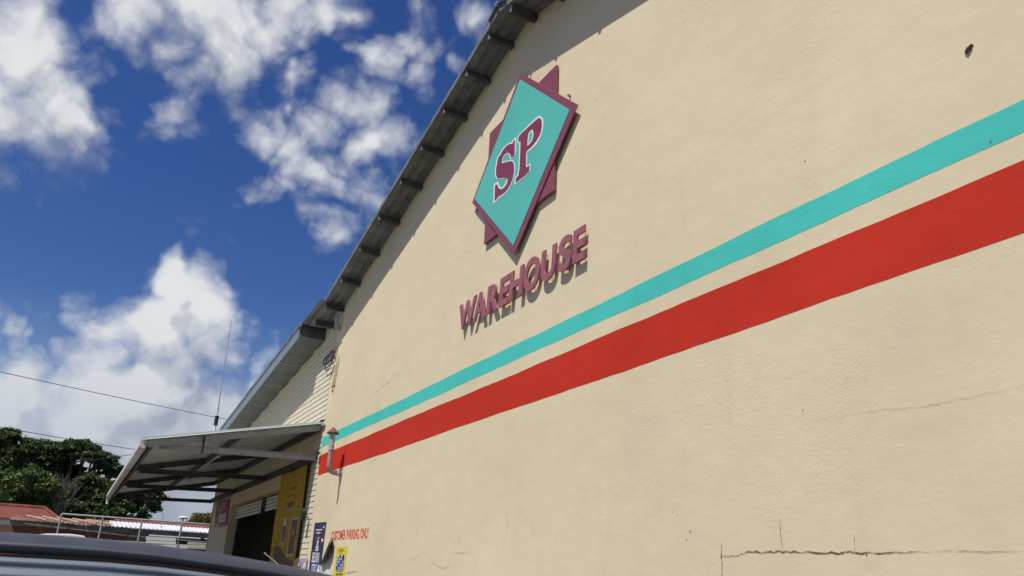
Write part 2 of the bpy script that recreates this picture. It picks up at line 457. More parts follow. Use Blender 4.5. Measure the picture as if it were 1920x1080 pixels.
# ------------------------------------------------------------------ mesh builder
class MB:
    def __init__(self):
        self.v = []
        self.f = []
        self.mi = []

    def add(self, vs, fs, mi=0):
        o = len(self.v)
        self.v += [tuple(p) for p in vs]
        self.f += [tuple(i + o for i in f) for f in fs]
        self.mi += [mi] * len(fs)

    def box(self, a, b, mi=0):
        x0, y0, z0 = [min(a[i], b[i]) for i in range(3)]
        x1, y1, z1 = [max(a[i], b[i]) for i in range(3)]
        self.add([(x0, y0, z0), (x1, y0, z0), (x1, y1, z0), (x0, y1, z0), (x0, y0, z1), (x1, y0, z1), (x1, y1, z1), (x0, y1, z1)],
                 [(0, 3, 2, 1), (4, 5, 6, 7), (0, 1, 5, 4), (1, 2, 6, 5), (2, 3, 7, 6), (3, 0, 4, 7)], mi)

    def beam(self, a, b, w, h, up=(0, 0, 1), mi=0):
        """rectangular bar from a to b: w across, h along up"""
        a, b = Vector(a), Vector(b)
        d = (b - a).normalized()
        s = d.cross(Vector(up)).normalized() * (w / 2)
        u = s.cross(d).normalized() * (h / 2)
        vs = [p + i * s + j * u for p in (a, b) for i, j in ((-1, -1), (1, -1), (1, 1), (-1, 1))]
        self.add(vs, [(3, 2, 1, 0), (4, 5, 6, 7), (0, 1, 5, 4), (1, 2, 6, 5), (2, 3, 7, 6), (3, 0, 4, 7)], mi)

    def channel(self, a, b, w, h, t=0.006, up=(0, 0, 1), side=1, mi=0):
        """C-section bar: one web and two flanges in one piece, open on one side"""
        a, b = Vector(a), Vector(b)
        d = (b - a).normalized()
        s = d.cross(Vector(up)).normalized() * side
        u = s.cross(d).normalized() * side
        W2, H2 = w / 2, h / 2
        sec = [(-W2, -H2), (W2, -H2), (W2, -H2 + t), (-W2 + t, -H2 + t), (-W2 + t, H2 - t), (W2, H2 - t), (W2, H2), (-W2, H2)]
        vs = [p + s * i + u * j for p in (a, b) for i, j in sec]
        self.add(vs, [(k, (k + 1) % 8, 8 + (k + 1) % 8, 8 + k) for k in range(8)] +
                 [(0, 1, 2, 3), (0, 3, 4, 7), (4, 5, 6, 7), (11, 10, 9, 8), (15, 12, 11, 8), (15, 14, 13, 12)], mi)

    def prism(self, poly, fn, t0, t1, mi=0, mi_side=None):
        """poly: list of 2-D points; fn(u, v, t) -> xyz; solid between t0 (front) and t1"""
        n = len(poly)
        from mathutils.geometry import tessellate_polygon
        tris = tessellate_polygon([[Vector((p[0], p[1], 0)) for p in poly]])
        vs = [fn(p[0], p[1], t0) for p in poly] + [fn(p[0], p[1], t1) for p in poly]
        self.add(vs, [tuple(t) for t in tris] + [tuple(i + n for i in reversed(t)) for t in tris], mi)
        self.add(vs, [(i, (i + 1) % n, (i + 1) % n + n, i + n) for i in range(n)], mi if mi_side is None else mi_side)

    def tube(self, pts, r, seg=8, mi=0, cap=True):
        pts = [Vector(p) for p in pts]
        rs = r if isinstance(r, (list, tuple)) else [r] * len(pts)
        vs, fs = [], []
        prev = None
        for i, p in enumerate(pts):
            d = (pts[min(i + 1, len(pts) - 1)] - pts[max(i - 1, 0)])
            d = d.normalized() if d.length > 1e-9 else Vector((0, 0, 1))
            if prev is None:
                ref = Vector((0, 0, 1)) if abs(d.z) < .9 else Vector((1, 0, 0))
                s = d.cross(ref).normalized()
            else:
                s = (prev - d * prev.dot(d)).normalized()
            prev = s
            u = d.cross(s)
            for k in range(seg):
                a = 2 * math.pi * k / seg
                vs.append(p + (s * math.cos(a) + u * math.sin(a)) * rs[i])
        for i in range(len(pts) - 1):
            for k in range(seg):
                a, b = i * seg + k, i * seg + (k + 1) % seg
                fs.append((a, b, b + seg, a + seg))
        if cap:
            fs.append(tuple(reversed(range(seg))))
            fs.append(tuple(range((len(pts) - 1) * seg, len(pts) * seg)))
        self.add(vs, fs, mi)

    def grid(self, nu, nv, fn, mi=0):
        vs = [fn(i / nu, j / nv) for j in range(nv + 1) for i in range(nu + 1)]
        fs = [(j * (nu + 1) + i, j * (nu + 1) + i + 1, (j + 1) * (nu + 1) + i + 1, (j + 1) * (nu + 1) + i) for j in range(nv) for i in range(nu)]
        self.add(vs, fs, mi)

    def build(self, name, mats, parent=None, smooth=None, bevel=0.0, loc=None):
        me = bpy.data.meshes.new(name)
        me.from_pydata(self.v, [], self.f)
        for mm in (mats if isinstance(mats, (list, tuple)) else [mats]):
            me.materials.append(M[mm] if isinstance(mm, str) else mm)
        me.polygons.foreach_set('material_index', self.mi)
        bm = bmesh.new()
        bm.from_mesh(me)
        bmesh.ops.remove_doubles(bm, verts=bm.verts, dist=1e-5)
        bmesh.ops.recalc_face_normals(bm, faces=bm.faces)
        bm.to_mesh(me)
        bm.free()
        if smooth:
            me.shade_smooth()
            me.set_sharp_from_angle(angle=math.radians(smooth))
        o = bpy.data.objects.new(name, me)
        col.objects.link(o)
        if bevel:
            b = o.modifiers.new('bevel', 'BEVEL')
            b.width = bevel
            b.segments = 2
            b.limit_method = 'ANGLE'
        if parent is not None:
            o.parent = parent
            o.matrix_parent_inverse = Matrix.Translation(parent_world(parent)).inverted()
        return o


def parent_world(p):
    # things stand at their own base; every mesh keeps its points in place-coordinates
    return Vector(p.location) if p.type == 'EMPTY' else Vector((0, 0, 0))


def tag(o, label=None, cat=None, group=None, kind=None):
    if label:
        o['label'] = label
    if cat:
        o['category'] = cat
    if group:
        o['group'] = group
    if kind:
        o['kind'] = kind
    return o


def thing(name, label, cat, loc=(0, 0, 0), group=None):
    o = bpy.data.objects.new(name, None)
    o.empty_display_size = 0.3
    o.location = loc
    col.objects.link(o)
    return tag(o, label, cat, group)


def text_mesh(body, offset=0.0, res=4):
    """flat outline of a string as (points, triangles) in font units"""
    cu = bpy.data.curves.new('lettering_outline', 'FONT')
    cu.body = body
    cu.offset = offset
    cu.resolution_u = res
    cu.fill_mode = 'FRONT'
    o = bpy.data.objects.new('lettering_outline', cu)
    me = bpy.data.meshes.new_from_object(o)
    vs = np.array([v.co[:2] for v in me.vertices]) if len(me.vertices) else np.zeros((0, 2))
    fs = [tuple(p.vertices) for p in me.polygons]
    bpy.data.meshes.remove(me)
    bpy.data.objects.remove(o)
    bpy.data.curves.remove(cu)
    return vs, fs


def add_text(mb, body, fn, t0, t1=None, offset=0.0, mi=0, shear=0.0, box=(0, 0, 1, 1), res=4):
    """fit the string into box (u0, v0, u1, v1); fn(u, v, t) places it; t1 gives it thickness"""
    vs, fs = text_mesh(body, offset, res)
    if not len(vs):
        return
    vs = vs.copy()
    vs[:, 0] += shear * vs[:, 1]
    lo, hi = vs.min(0), vs.max(0)
    vs = (vs - lo) / (hi - lo)
    vs[:, 0] = box[0] + vs[:, 0] * (box[2] - box[0])
    vs[:, 1] = box[1] + vs[:, 1] * (box[3] - box[1])
    n = len(vs)
    mb.add([fn(a, b, t0) for a, b in vs], fs, mi)
    if t1 is not None:
        mb.add([fn(a, b, t1) for a, b in vs], [tuple(reversed(f)) for f in fs], mi)
        cnt = {}
        for f in fs:
            for i in range(len(f)):
                a, b = f[i], f[(i + 1) % len(f)]
                cnt.setdefault((min(a, b), max(a, b)), []).append((a, b))
        rim = [e[0] for e in cnt.values() if len(e) == 1]
        allv = [fn(a, b, t0) for a, b in vs] + [fn(a, b, t1) for a, b in vs]
        mb.add(allv, [(b, a, a + n, b + n) for a, b in rim], mi)


def quad_fn(tl, tr, br, bl, normal):
    """(u, v, t): bilinear sheet with u to the right, v up, pushed t along normal"""
    tl, tr, br, bl, nn = Vector(tl), Vector(tr), Vector(br), Vector(bl), Vector(normal)

    def fn(u, v, t=0.0):
        return (bl * (1 - u) + br * u) * (1 - v) + (tl * (1 - u) + tr * u) * v + nn * t
    return fn


def rect_print(mb, fn, u0, v0, u1, v1, t, mi):
    mb.add([fn(u0, v0, t), fn(u1, v0, t), fn(u1, v1, t), fn(u0, v1, t)], [(0, 1, 2, 3)], mi)


def poly_print(mb, fn, pts, t, mi):
    from mathutils.geometry import tessellate_polygon
    tr = tessellate_polygon([[Vector((p[0], p[1], 0)) for p in pts]])
    mb.add([fn(p[0], p[1], t) for p in pts], [tuple(x) for x in tr], mi)


random.seed(11)
rng = np.random.default_rng(5)

# ------------------------------------------------------------------ ground
g = MB()
g.add([(-400, -400, 0), (400, -400, 0), (400, 400, 0), (-400, 400, 0)], [(0, 1, 2, 3)])
tag(g.build('ground', 'ground'), kind='structure')

# ------------------------------------------------------------------ the warehouse
YW = 4.5                       # front face of the wall
RX = -8.55                     # ridge
XS = -17.36                    # where plaster meets the timber siding
XF = -31.85                    # far corner of the lean-to
YB = 30.0


def zsheet(x):                 # underside of the main roof sheets
    return CZ + 8.05 - 0.257 * abs(x - RX)


def zlow(x):                   # underside of the lean-to roof
    return CZ + 5.56 - 0.101 * (-17.3 - x)


wh = thing('warehouse', 'cream gabled warehouse with teal and red stripes and a timber lean-to', 'warehouse', (-14, YW, 0))

# plaster gable wall, with cracks and small holes on its face
mb = MB()
xr = 0.55
outl = [(XS, 0), (xr, 0), (xr, zsheet(xr) - .004), (RX, zsheet(RX) - .004), (XS, zsheet(XS) - .004)]
mb.prism(outl, lambda u, v, t: (u, t, v), YW, YW + .22)


def crack(pts, w, jit, n=6):
    """hairline in the plaster: ragged ribbon through photo points, w = greatest width"""
    path = []
    P3 = [P(a, b, y=YW - .0035) for a, b in pts]
    for a, b in zip(P3[:-1], P3[1:]):
        for k in range(n):
            path.append(a.lerp(b, k / n))
    path.append(P3[-1])
    L = len(path)
    vs, fs = [], []
    for i, p in enumerate(path):
        d = (path[min(i + 1, L - 1)] - path[max(i - 1, 0)]).normalized()
        s = Vector((-d.z, 0, d.x))
        p = p + s * random.uniform(-jit, jit)
        ww = w * random.uniform(.25, 1.0) * (0.35 + 0.65 * math.sin(math.pi * min(1, max(.06, i / max(1, L - 1)))))
        vs += [p - s * ww / 2, p + s * ww / 2]
    for i in range(L - 1):
        fs.append((2 * i, 2 * i + 1, 2 * i + 3, 2 * i + 2))
    mb.add(vs, fs, 1)


crack([(1352, 1044), (1388, 1040), (1400, 1034), (1430, 1036), (1467, 1034), (1520, 1035), (1575, 1037), (1590, 1033), (1605, 1037), (1680, 1035), (1745, 1034)], .012, .006, 7)
crack([(1745, 1034), (1800, 1032), (1860, 1035), (1920, 1034)], .003, .004)
crack([(1353, 1020), (1352, 1040), (1354, 1062), (1353, 1084)], .009, .004)
crack([(1462, 974), (1463, 995), (1467, 1032)], .006, .002)
crack([(1601, 1002), (1603, 1034)], .004, .002)
crack([(1525, 790), (1590, 778), (1660, 768), (1720, 765), (1760, 757), (1800, 748), (1860, 737), (1920, 722)], .0021, .006)
crack([(946, 890), (949, 965), (952, 980), (944, 1018), (942, 1036)], .0035, .004)
crack([(857, 993), (862, 1012), (861, 1022)], .005, .003)
crack([(846, 1037), (880, 1037)], .005, .003)
crack([(800, 1070), (812, 1055), (818, 1060), (830, 1066), (842, 1062), (846, 1040)], .005, .003)
crack([(770, 1050), (782, 1044), (788, 1034)], .004, .003)
crack([(644, 1076), (652, 1074), (664, 1072), (670, 1070)], .012, .004)
crack([(700, 738), (722, 722), (744, 704), (752, 698)], .006, .01)
crack([(690, 870), (702, 862), (712, 858)], .006, .006)
crack([(800, 520), (845, 492), (880, 470), (900, 458)], .0016, .010)
for (a, b, r) in [(1509, 302, .012), (1857, 266, .012), (1505, 769, .010), (1294, 996, .014), (1287, 1012, .009), (1284, 45, .008), (1327, 86, .007),
                  (1119, 188, .008), (1403, 163, .006), (700, 812, .022), (634, 681, .016), (626, 696, .014), (661, 592, .012), (740, 700, .014),
                  (1261, 960, .008), (1269, 964, .008), (1625, 1040, .012), (1010, 350, .006), (1326, 87, .008)]:
    c = P(a, b, y=YW - .0035)
    k = 9
    mb.add([c + Vector((math.cos(t * 2 * math.pi / k), 0, math.sin(t * 2 * math.pi / k) * 1.2)) * r * .6 * random.uniform(.5, 1.1) for t in range(k)], [tuple(range(k))], 1)
mb.build('gable_wall', ['plaster', 'crack'], wh)


def stripe(name, z0, z1, mat, label, kink):
    m = MB()
    xs = np.arange(XS + .001, xr, .16).tolist() + [xr]
    top, bot = [], []
    for i, x in enumerate(xs):
        wob = .005 * math.sin(x * 1.1 + kink) + .0025 * math.sin(x * 4.3 + 2 * kink) + random.uniform(-.0025, .0025)
        wob2 = .005 * math.sin(x * .9 + kink + 2) + .0025 * math.sin(x * 3.7 + kink) + random.uniform(-.003, .003)
        top.append((x, CZ + z1 + wob))
        bot.append((x, CZ + z0 + wob2))
    vs, fs = [], []
    for (a, b), (c, d) in zip(bot, top):
        vs += [(a, YW - .0015, b), (c, YW - .0015, d), (a, YW, b), (c, YW, d)]
    for i in range(len(xs) - 1):
        o = 4 * i
        fs += [(o, o + 1, o + 5, o + 4), (o + 1, o + 3, o + 7, o + 5), (o, o + 4, o + 6, o + 2)]
    m.add(vs, fs)
    tag(m.build(name, mat, wh), label)


stripe('painted_stripe', 2.665, 2.878, 'teal', 'narrow teal painted stripe', .3)
stripe('painted_stripe', 2.040, 2.488, 'red', 'broad red painted stripe', 1.9)

# CUSTOMER PARKING ONLY stencilled on the plaster
mb = MB()
for wd, (xl, xr_), (yt, yb), (yt2, yb2) in [('CUSTOMER', (621.5, 648.2), (996.6, 1013.4), (992.8, 1011.6)),
                                            ('PARKING', (650, 673.2), (992.6, 1011.8), (991.4, 1011.2)),
                                            ('ONLY', (676, 692), (990.8, 1010.2), (989, 1009))]:
    fn = quad_fn(P(xl, yt, y=YW), P(xr_, yt2, y=YW), P(xr_, yb2, y=YW), P(xl, yb, y=YW), (0, -1, 0))
    add_text(mb, wd, fn, .0015, 0.0, offset=.03, shear=.05)
mb.build('lettering', 'redletter', wh)

# roof of the main hall: ribbed sheets, purlins under the overhang, ridge cap, verge strip
OV = 0.46


def ribbed(side, x0, x1, y0, y1, zf, pitch=.19, h=.028, lift=0.0, wav=0.0):
    """ribbed sheet whose ribs run down the slope from x0 to x1"""
    m = MB()
    prof = []
    y = y0
    while y < min(y1, y0 + 3.2):
        prof += [(y, 0), (y + pitch * .62, 0), (y + pitch * .72, h), (y + pitch * .90, h)]
        y += pitch
    prof.append((y1, 0))
    xs = np.linspace(x0, x1, 12)
    vs, fs = [], []
    n = len(prof)
    for x in xs:
        dz = wav * math.sin(x * 3.1)
        for yy, zz in prof:
            vs.append((x, yy, zf(x) + zz + lift + dz))
    for x in xs:
        dz = wav * math.sin(x * 3.1)
        for yy, zz in prof:
            vs.append((x, yy, zf(x) + zz + lift + .004 + dz))
    N = n * len(xs)
    for i in range(len(xs) - 1):
        for k in range(n - 1):
            a = i * n + k
            fs.append((a, a + 1, a + n + 1, a + n))
            fs.append((a + N, a + N + n, a + N + n + 1, a + N + 1))
    for i in range(len(xs) - 1):
        a = i * n
        fs.append((a, a + n, a + n + N, a + N))
    m.add(vs, fs)
    return m


XE = -18.05                    # low edge of the main slope
roof = ribbed(0, RX, XE, YW - OV, YB, zsheet).build('roof', 'zinc', wh)
roof['label'] = 'ribbed metal roof over the gable'
r2 = ribbed(0, RX, 1.1, YW - OV, YB, zsheet).build('roof', 'zinc', wh)
# verge strips
m = MB()
for xa, xb in ((RX, XE), (RX, 1.1)):
    m.beam((xa, YW - OV - .012, zsheet(xa) + .035), (xb, YW - OV - .012, zsheet(xb) + .035), .012, .09)
m.build('verge_strip', 'zinc', roof)
m = MB()
for k in (-1, 1):
    m.add([(RX, YW - OV - .06, zsheet(RX) + .13), (RX, YB, zsheet(RX) + .13), (RX + k * .28, YB, zsheet(RX + k * .28) + .07), (RX + k * .28, YW - OV - .06, zsheet(RX + k * .28) + .07)], [(0, 1, 2, 3)])
m.tube([(RX, YW - OV - .07, zsheet(RX) + .12), (RX, YB, zsheet(RX) + .12)], .045, 8)
m.build('ridge_cap', 'zinc', roof)
PX = [-8.93, -9.70, -10.56, -11.50, -12.46, -13.58, -14.68, -15.86, -16.96, -17.75]
PXR = [-8.17, -7.35, -6.30, -5.20, -4.10, -3.00, -1.90, -.8, .2]


def purlin(x, zf, y0, parent, h=.135, w=.055, mats=('purlin', 'purlin_end')):
    sl = .257 if zf is zsheet else .10
    s = -1 if x > RX and zf is zsheet else 1
    a = math.atan(sl * s)
    m = MB()
    top = zf(x) - .003
    ux = Vector((math.cos(a), 0, math.sin(a)))
    uz = Vector((-math.sin(a), 0, math.cos(a)))
    c = Vector((x, 0, top))
    cs = [c - ux * w, c, c - uz * h, c - uz * h - ux * w]      # outer section of the channel
    y1 = YW + .0
    vs = [p + Vector((0, y0, 0)) for p in cs] + [p + Vector((0, y1, 0)) for p in cs]
    m.add(vs, [(0, 1, 5, 4), (1, 2, 6, 5), (2, 3, 7, 6)], 0)
    m.add([p + uz * 0 for p in vs], [(0, 4, 7, 3)], 0)
    m.add(vs, [(3, 2, 1, 0)], 1)
    lip = [c - uz * (h + .002) - ux * (w + .008), c - uz * (h + .002) + ux * .004, c - uz * (h + .010) + ux * .004, c - uz * (h + .010) - ux * (w + .008)]
    lv = [p + Vector((0, y0 + .01, 0)) for p in lip] + [p + Vector((0, y1, 0)) for p in lip]
    m.add(lv, [(0, 1, 2, 3), (0, 4, 5, 1), (1, 5, 6, 2), (2, 6, 7, 3), (3, 7, 4, 0)], 0)
    return m.build('purlin', list(mats), parent)


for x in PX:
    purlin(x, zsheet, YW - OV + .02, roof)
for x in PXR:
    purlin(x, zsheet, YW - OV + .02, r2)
# mortar pads where each purlin enters the wall
for x in PX + PXR:
    m = MB()
    m.box((x - .10, YW - .018, zsheet(x) - .22), (x + .05, YW + .01, zsheet(x) - .139))
    m.build('mortar_pad', 'plaster', wh, bevel=.006)

# lean-to: lapped boards with a wide door opening
XD0, XD1 = -27.9, -19.55       # door opening
ZD = CZ + 2.03                 # head of the opening
ZF = CZ + 2.42                 # top of the plain board over the door
LAP = 0.122


def boards(m, x0, x1, z0, z1, topf=None):
    z = z0
    while z < z1 - 1e-6:
        zb, zt = z, min(z + LAP, z1)
        xa = x0
        if topf is not None:
            # below the sloping soffit only: clip where the roof is lower than this board
            xa = max(x0, topf(zt))
            if xa >= x1 - .05:
                break
        off = .011
        vs = [(xa, YW - off, zb), (x1, YW - off, zb), (x1, YW - .002, zt), (xa, YW - .002, zt), (xa, YW + .03, zb), (x1, YW + .03, zb), (x1, YW + .03, zt), (xa, YW + .03, zt)]
        m.add(vs, [(0, 1, 2, 3), (1, 5, 6, 2), (0, 3, 7, 4)])
        m.add(vs, [(0, 4, 5, 1)], 1)
        m.add([(xa, YW - off - .001, zb), (x1, YW - off - .001, zb), (x1, YW - off - .001, zb + .003), (xa, YW - off - .001, zb + .003)], [(0, 1, 2, 3)], 1)  # painted shadow line along the lower edge of the board
        z = zt


m = MB()
boards(m, XF, XD0 - .02, .0, ZF)
boards(m, XD1 + .02, XS, .0, ZF)
boards(m, XF, XS, ZF, CZ + 5.56, topf=lambda zt: max(XF, -17.3 - (CZ + 5.56 - zt) / 0.101))
sid = m.build('siding_wall', ['siding', 'joint'], wh)
sid['label'] = 'cream lapped board wall of the lean-to'
# backing behind the boards, so that nothing shows through, and the far end wall
m = MB()
m.prism([(XF, ZF), (XS, ZF), (XS, zlow(XS) + .28), (-18.68, zlow(-18.68) + .28), (-18.68, zlow(-18.68) - .003), (XF, zlow(XF) - .003)], lambda u, v, t: (u, t, v), YW + .03, YW + .20)
m.box((XF, YW + .03, 0), (XD0, YW + .198, ZF))
m.box((XD1, YW + .03, 0), (XS, YW + .198, ZF))
m.box((XF, YW + .202, 0), (XF + .2, YB, ZF))
m.box((XF - .0, YW + .20, ZF), (XF + .2, YB, zlow(XF)))
m.build('frame_wall', 'siding', wh)
m = MB()
m.box((XD0, YW - .022, ZD), (XD1, YW + .198, ZF - .002))
m.build('lintel_board', 'fascia', wh)
for xa, xb in ((XD0 - .01, XD0 + .06), (XD1 - .06, XD1 + .01)):
    m = MB()
    m.box((xa, YW - .03, .0), (xb, YW + .235, ZD - .002))
    m.build('door_jamb', 'fascia', wh)
# corner strip
m = MB()
m.box((XF - .03, YW - .035, 0), (XF + .05, YW + .05, zlow(XF) - .01))
m.build('corner_strip', 'siding', wh)
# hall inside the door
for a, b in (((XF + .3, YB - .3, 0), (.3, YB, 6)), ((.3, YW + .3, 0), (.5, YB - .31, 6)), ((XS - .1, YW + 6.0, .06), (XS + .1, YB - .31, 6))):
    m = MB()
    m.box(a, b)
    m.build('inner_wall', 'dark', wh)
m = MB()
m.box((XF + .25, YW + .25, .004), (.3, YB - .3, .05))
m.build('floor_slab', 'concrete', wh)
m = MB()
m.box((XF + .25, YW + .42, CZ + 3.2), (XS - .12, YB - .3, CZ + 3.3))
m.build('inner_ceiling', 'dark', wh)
# rolled-up shutter
sh_ = MB()
zt, zb = ZD - .02, CZ + 1.62
nsl = 4


def slats(m, x0, x1):
    for k in range(nsl):
        za = zb + (zt - zb) * k / nsl
        zc = zb + (zt - zb) * (k + 1) / nsl - .012
        pts = [(0, za), (-.022, za + .012), (-.03, (za + zc) / 2), (-.022, zc - .012), (0, zc), (.012, zc), (.012, za)]
        m.prism(pts, lambda u, v, t: (t, YW + .20 + u, v), x0, x1)


slats(sh_, XD0 + .07, -23.85)
slats(sh_, -23.35, XD1 - .07)
shut = sh_.build('roller_door', 'shutter', wh)
m = MB()
m.box((-23.83, YW + .15, zb - .10), (-23.37, YW + .26, zt))
m.beam((-23.6, YW + .13, zb - .22), (-23.45, YW + .13, zb + .1), .05, .05)
m.build('shutter_bracket', 'black', shut)
for xa, xb in ((XD0 + .06, XD0 + .16), (XD1 - .16, XD1 - .06)):
    m = MB()
    m.box((xa, YW + .24, .05), (xb, YW + .30, ZD - .01))
    m.build('guide_rail', 'dark', shut)

# lean-to roof: lower pitch, deep verge with pale flashing, panelled soffit
OL = 0.60
XL0, XL1 = -18.52, -32.6
lr = MB()
lr.add([(XL0, YW - OL, zlow(XL0)), (XL1, YW - OL, zlow(XL1)), (XL1, YB, zlow(XL1)), (XL0, YB, zlow(XL0)),
        (XL0, YW - OL, zlow(XL0) + .05), (XL1, YW - OL, zlow(XL1) + .05), (XL1, YB, zlow(XL1) + .05), (XL0, YB, zlow(XL0) + .05)],
       [(0, 1, 2, 3), (4, 7, 6, 5), (0, 4, 5, 1), (1, 5, 6, 2), (2, 6, 7, 3), (3, 7, 4, 0)])
low = lr.build('roof', 'zinc_lower', wh)
low['label'] = 'low pitched lean-to roof with pale flashing'
m = MB()
xa, xb = -18.55, XL1
m.beam((xa, YW - OL - .016, zlow(xa) + .10), (xb, YW - OL - .016, zlow(xb) + .10), .03, .27)
m.build('verge_flashing', 'flash', low)
m = MB()
m.beam((xa + .1, YW - OL - .022, zlow(xa) + .275), (xb, YW - OL - .022, zlow(xb) + .275), .06, .08)
m.build('verge_cap', 'zinc', low)
for x in (-20.6, -22.55, -24.6, -26.6, -28.6, -30.6):
    m = MB()
    m.box((x - .015, YW - OL + .01, zlow(x) - .014), (x + .015, YW - .03, zlow(x) + .0))
    m.build('soffit_batten', 'galv', low)
# short sheet lapped between the two roofs, with its own purlin
st = ribbed(0, -16.9, -18.75, YW - OL, YW + 2.0, lambda x: zlow(x) + .30, lift=.0, wav=.006).build('roof_sheet', 'zinc', low)
m = MB()
m.box((-18.62, YW - OL + .02, zlow(-18.55) + .0), (-18.50, YW + .028, zlow(-18.55) + .26))
m.build('purlin', 'purlin', low)

# ------------------------------------------------------------------ drain elbow under the eave
d = MB()
p0, p1 = P(632, 590, y=4.38), P(632, 618, y=4.42)
d.tube([p0 + Vector((.10, .10, .06)), p0 + Vector((.03, .02, .03)), p0, p0.lerp(p1, .5), p1], .052, 10)
d.tube([p1 + Vector((0, 0, .10)), p1 + Vector((0, 0, -.01))], .060, 10)
tag(d.build('drain_pipe', 'pvc', smooth=50), 'short grey plastic drain elbow under the junction of the two roofs', 'drain pipe')

# ------------------------------------------------------------------ star sign
YS = YW - .042


def on_sign(px, py, y=YS):
    p = P(px, py, y=y)
    return (p.x, p.z)


sq = [(918, 250), (1043, 121), (1037.5, 357), (907, 458)]
dm = [(975.5, 137), (1083, 196), (963.5, 478), (885, 380)]
star = thing('star_sign', 'teal and maroon eight pointed star sign lettered SP high on the gable', 'sign', (-8.6, YW, CZ + 5.6))
fn_xz = lambda u, v, t: (u, t, v)
m = MB()
m.prism([on_sign(*p, y=YS - .012) for p in sq], fn_xz, YS - .012, YS + .028)
m.build('square_plate', 'maroon', star, bevel=.004)
m = MB()
m.prism([on_sign(*p, y=YS - .028) for p in dm], fn_xz, YS - .028, YS - .0135)
m.build('diamond_plate', 'maroon', star, bevel=.004)
tealpoly = [(975.5, 149), (1068.5, 206), (962.7, 460.5), (890.5, 373)]
m = MB()
m.prism([on_sign(*p, y=YS - .028) for p in tealpoly], fn_xz, YS - .033, YS - .0285)
panel = m.build('teal_panel', 'sign_teal', star)


def z4(pts, oy=100):
    return [(860 + a / 5.4, oy + b / 5.4) for a, b in pts]


def c4(pts):
    return z4(pts, 100)


def c5(pts):
    return z4(pts, 280)


P_out = c4([(592, 838), (700, 735), (790, 645), (820, 632), (846, 650), (856, 690), (856, 740), (845, 800), (820, 868), (780, 930), (740, 970), (697, 1000)]) + \
    c5([(692, 30), (690, 168), (728, 136), (722, 238), (563, 364), (567, 286), (602, 247), (611, 60)]) + c4([(613, 905), (595, 914)])
P_in = c4([(604, 838), (705, 745), (795, 662), (818, 652), (835, 668), (843, 715), (833, 790), (806, 852), (768, 908), (730, 950), (688, 985)]) + \
    c5([(681, 40), (680, 186), (717, 158), (712, 230), (576, 339), (578, 292), (612, 252), (622, 55)]) + c4([(626, 888), (603, 892)])
P_hole = c4([(696, 940), (704, 818), (722, 792), (742, 772), (755, 785), (760, 820), (752, 865), (735, 900)])
P_hole2 = c4([(708, 912), (713, 822), (728, 802), (740, 790), (747, 800), (749, 826), (742, 858), (728, 888)])
S_out = c4([(580, 845), (577, 1000)]) + c5([(572, 70), (527, 104), (514, 62), (493, 44), (465, 62), (447, 96), (446, 128), (500, 113), (540, 107), (563, 135), (572, 200), (562, 270), (540, 340), (505, 410), (460, 462), (405, 490), (388, 522), (350, 552), (356, 352), (396, 328), (404, 362), (418, 386), (436, 390), (458, 368), (478, 332), (487, 302), (455, 294), (410, 304), (385, 302), (369, 270), (365, 205), (380, 130), (396, 65)]) + \
    c4([(402, 1040), (432, 984), (472, 932), (512, 908), (536, 903), (550, 872)])
S_in = c4([(568, 870), (565, 1030)]) + c5([(560, 65), (532, 88), (524, 52), (498, 28), (462, 46), (440, 88), (436, 142), (500, 122), (540, 118), (556, 142), (562, 200), (552, 268), (530, 336), (496, 400), (452, 448), (398, 476), (380, 508), (362, 522), (367, 364), (389, 352), (396, 376), (412, 400), (438, 404), (470, 376), (490, 338), (498, 298), (455, 284), (410, 292), (392, 292), (378, 262), (376, 205), (390, 130), (406, 65)]) + \
    c4([(412, 1046), (440, 990), (478, 940), (514, 918), (543, 916), (556, 884)])


def smooth_poly(p):
    """one corner-rounding pass that keeps true corners"""
    out = []
    n = len(p)
    for i in range(n):
        a, b, c = Vector(p[i - 1]), Vector(p[i]), Vector(p[(i + 1) % n])
        ang = (a - b).angle(c - b) if (a - b).length > 1e-6 and (c - b).length > 1e-6 else 0
        if ang > math.radians(125):
            out += [tuple(b.lerp(a, .25)), tuple(b.lerp(c, .25))]
        else:
            out.append(tuple(b))
    return out


y_w, y_m, y_t = YS - .037, YS - .0405, YS - .044
for nm, outer, inner in (('letter', S_out, S_in), ('letter', P_out, P_in)):
    m = MB()
    m.prism([on_sign(*p, y=y_w) for p in smooth_poly(outer)], fn_xz, y_w, YS - .0335)
    L = m.build(nm, 'white', panel)
    m = MB()
    m.prism([on_sign(*p, y=y_m) for p in smooth_poly(inner)], fn_xz, y_m, y_w - .0005)
    if outer is P_out:
        m.prism([on_sign(*p, y=y_m) for p in smooth_poly(P_hole)], fn_xz, y_t + .0016, y_m - .0004, 1)
        m.prism([on_sign(*p, y=y_m) for p in smooth_poly(P_hole2)], fn_xz, y_t, y_t + .0012, 2)
    m.build('letter_face', ['maroon_face', 'white', 'sign_teal'], L)
for a, b in ((993, 138), (1066, 180), (893, 395), (954, 462)):
    p = P(a, b, y=YS + .012)
    m = MB()
    m.beam((p.x, YW - .001, p.z + .012), (p.x, YS + .0, p.z + .012), .028, .028)
    m.build('mounting_pin', 'pin', star)

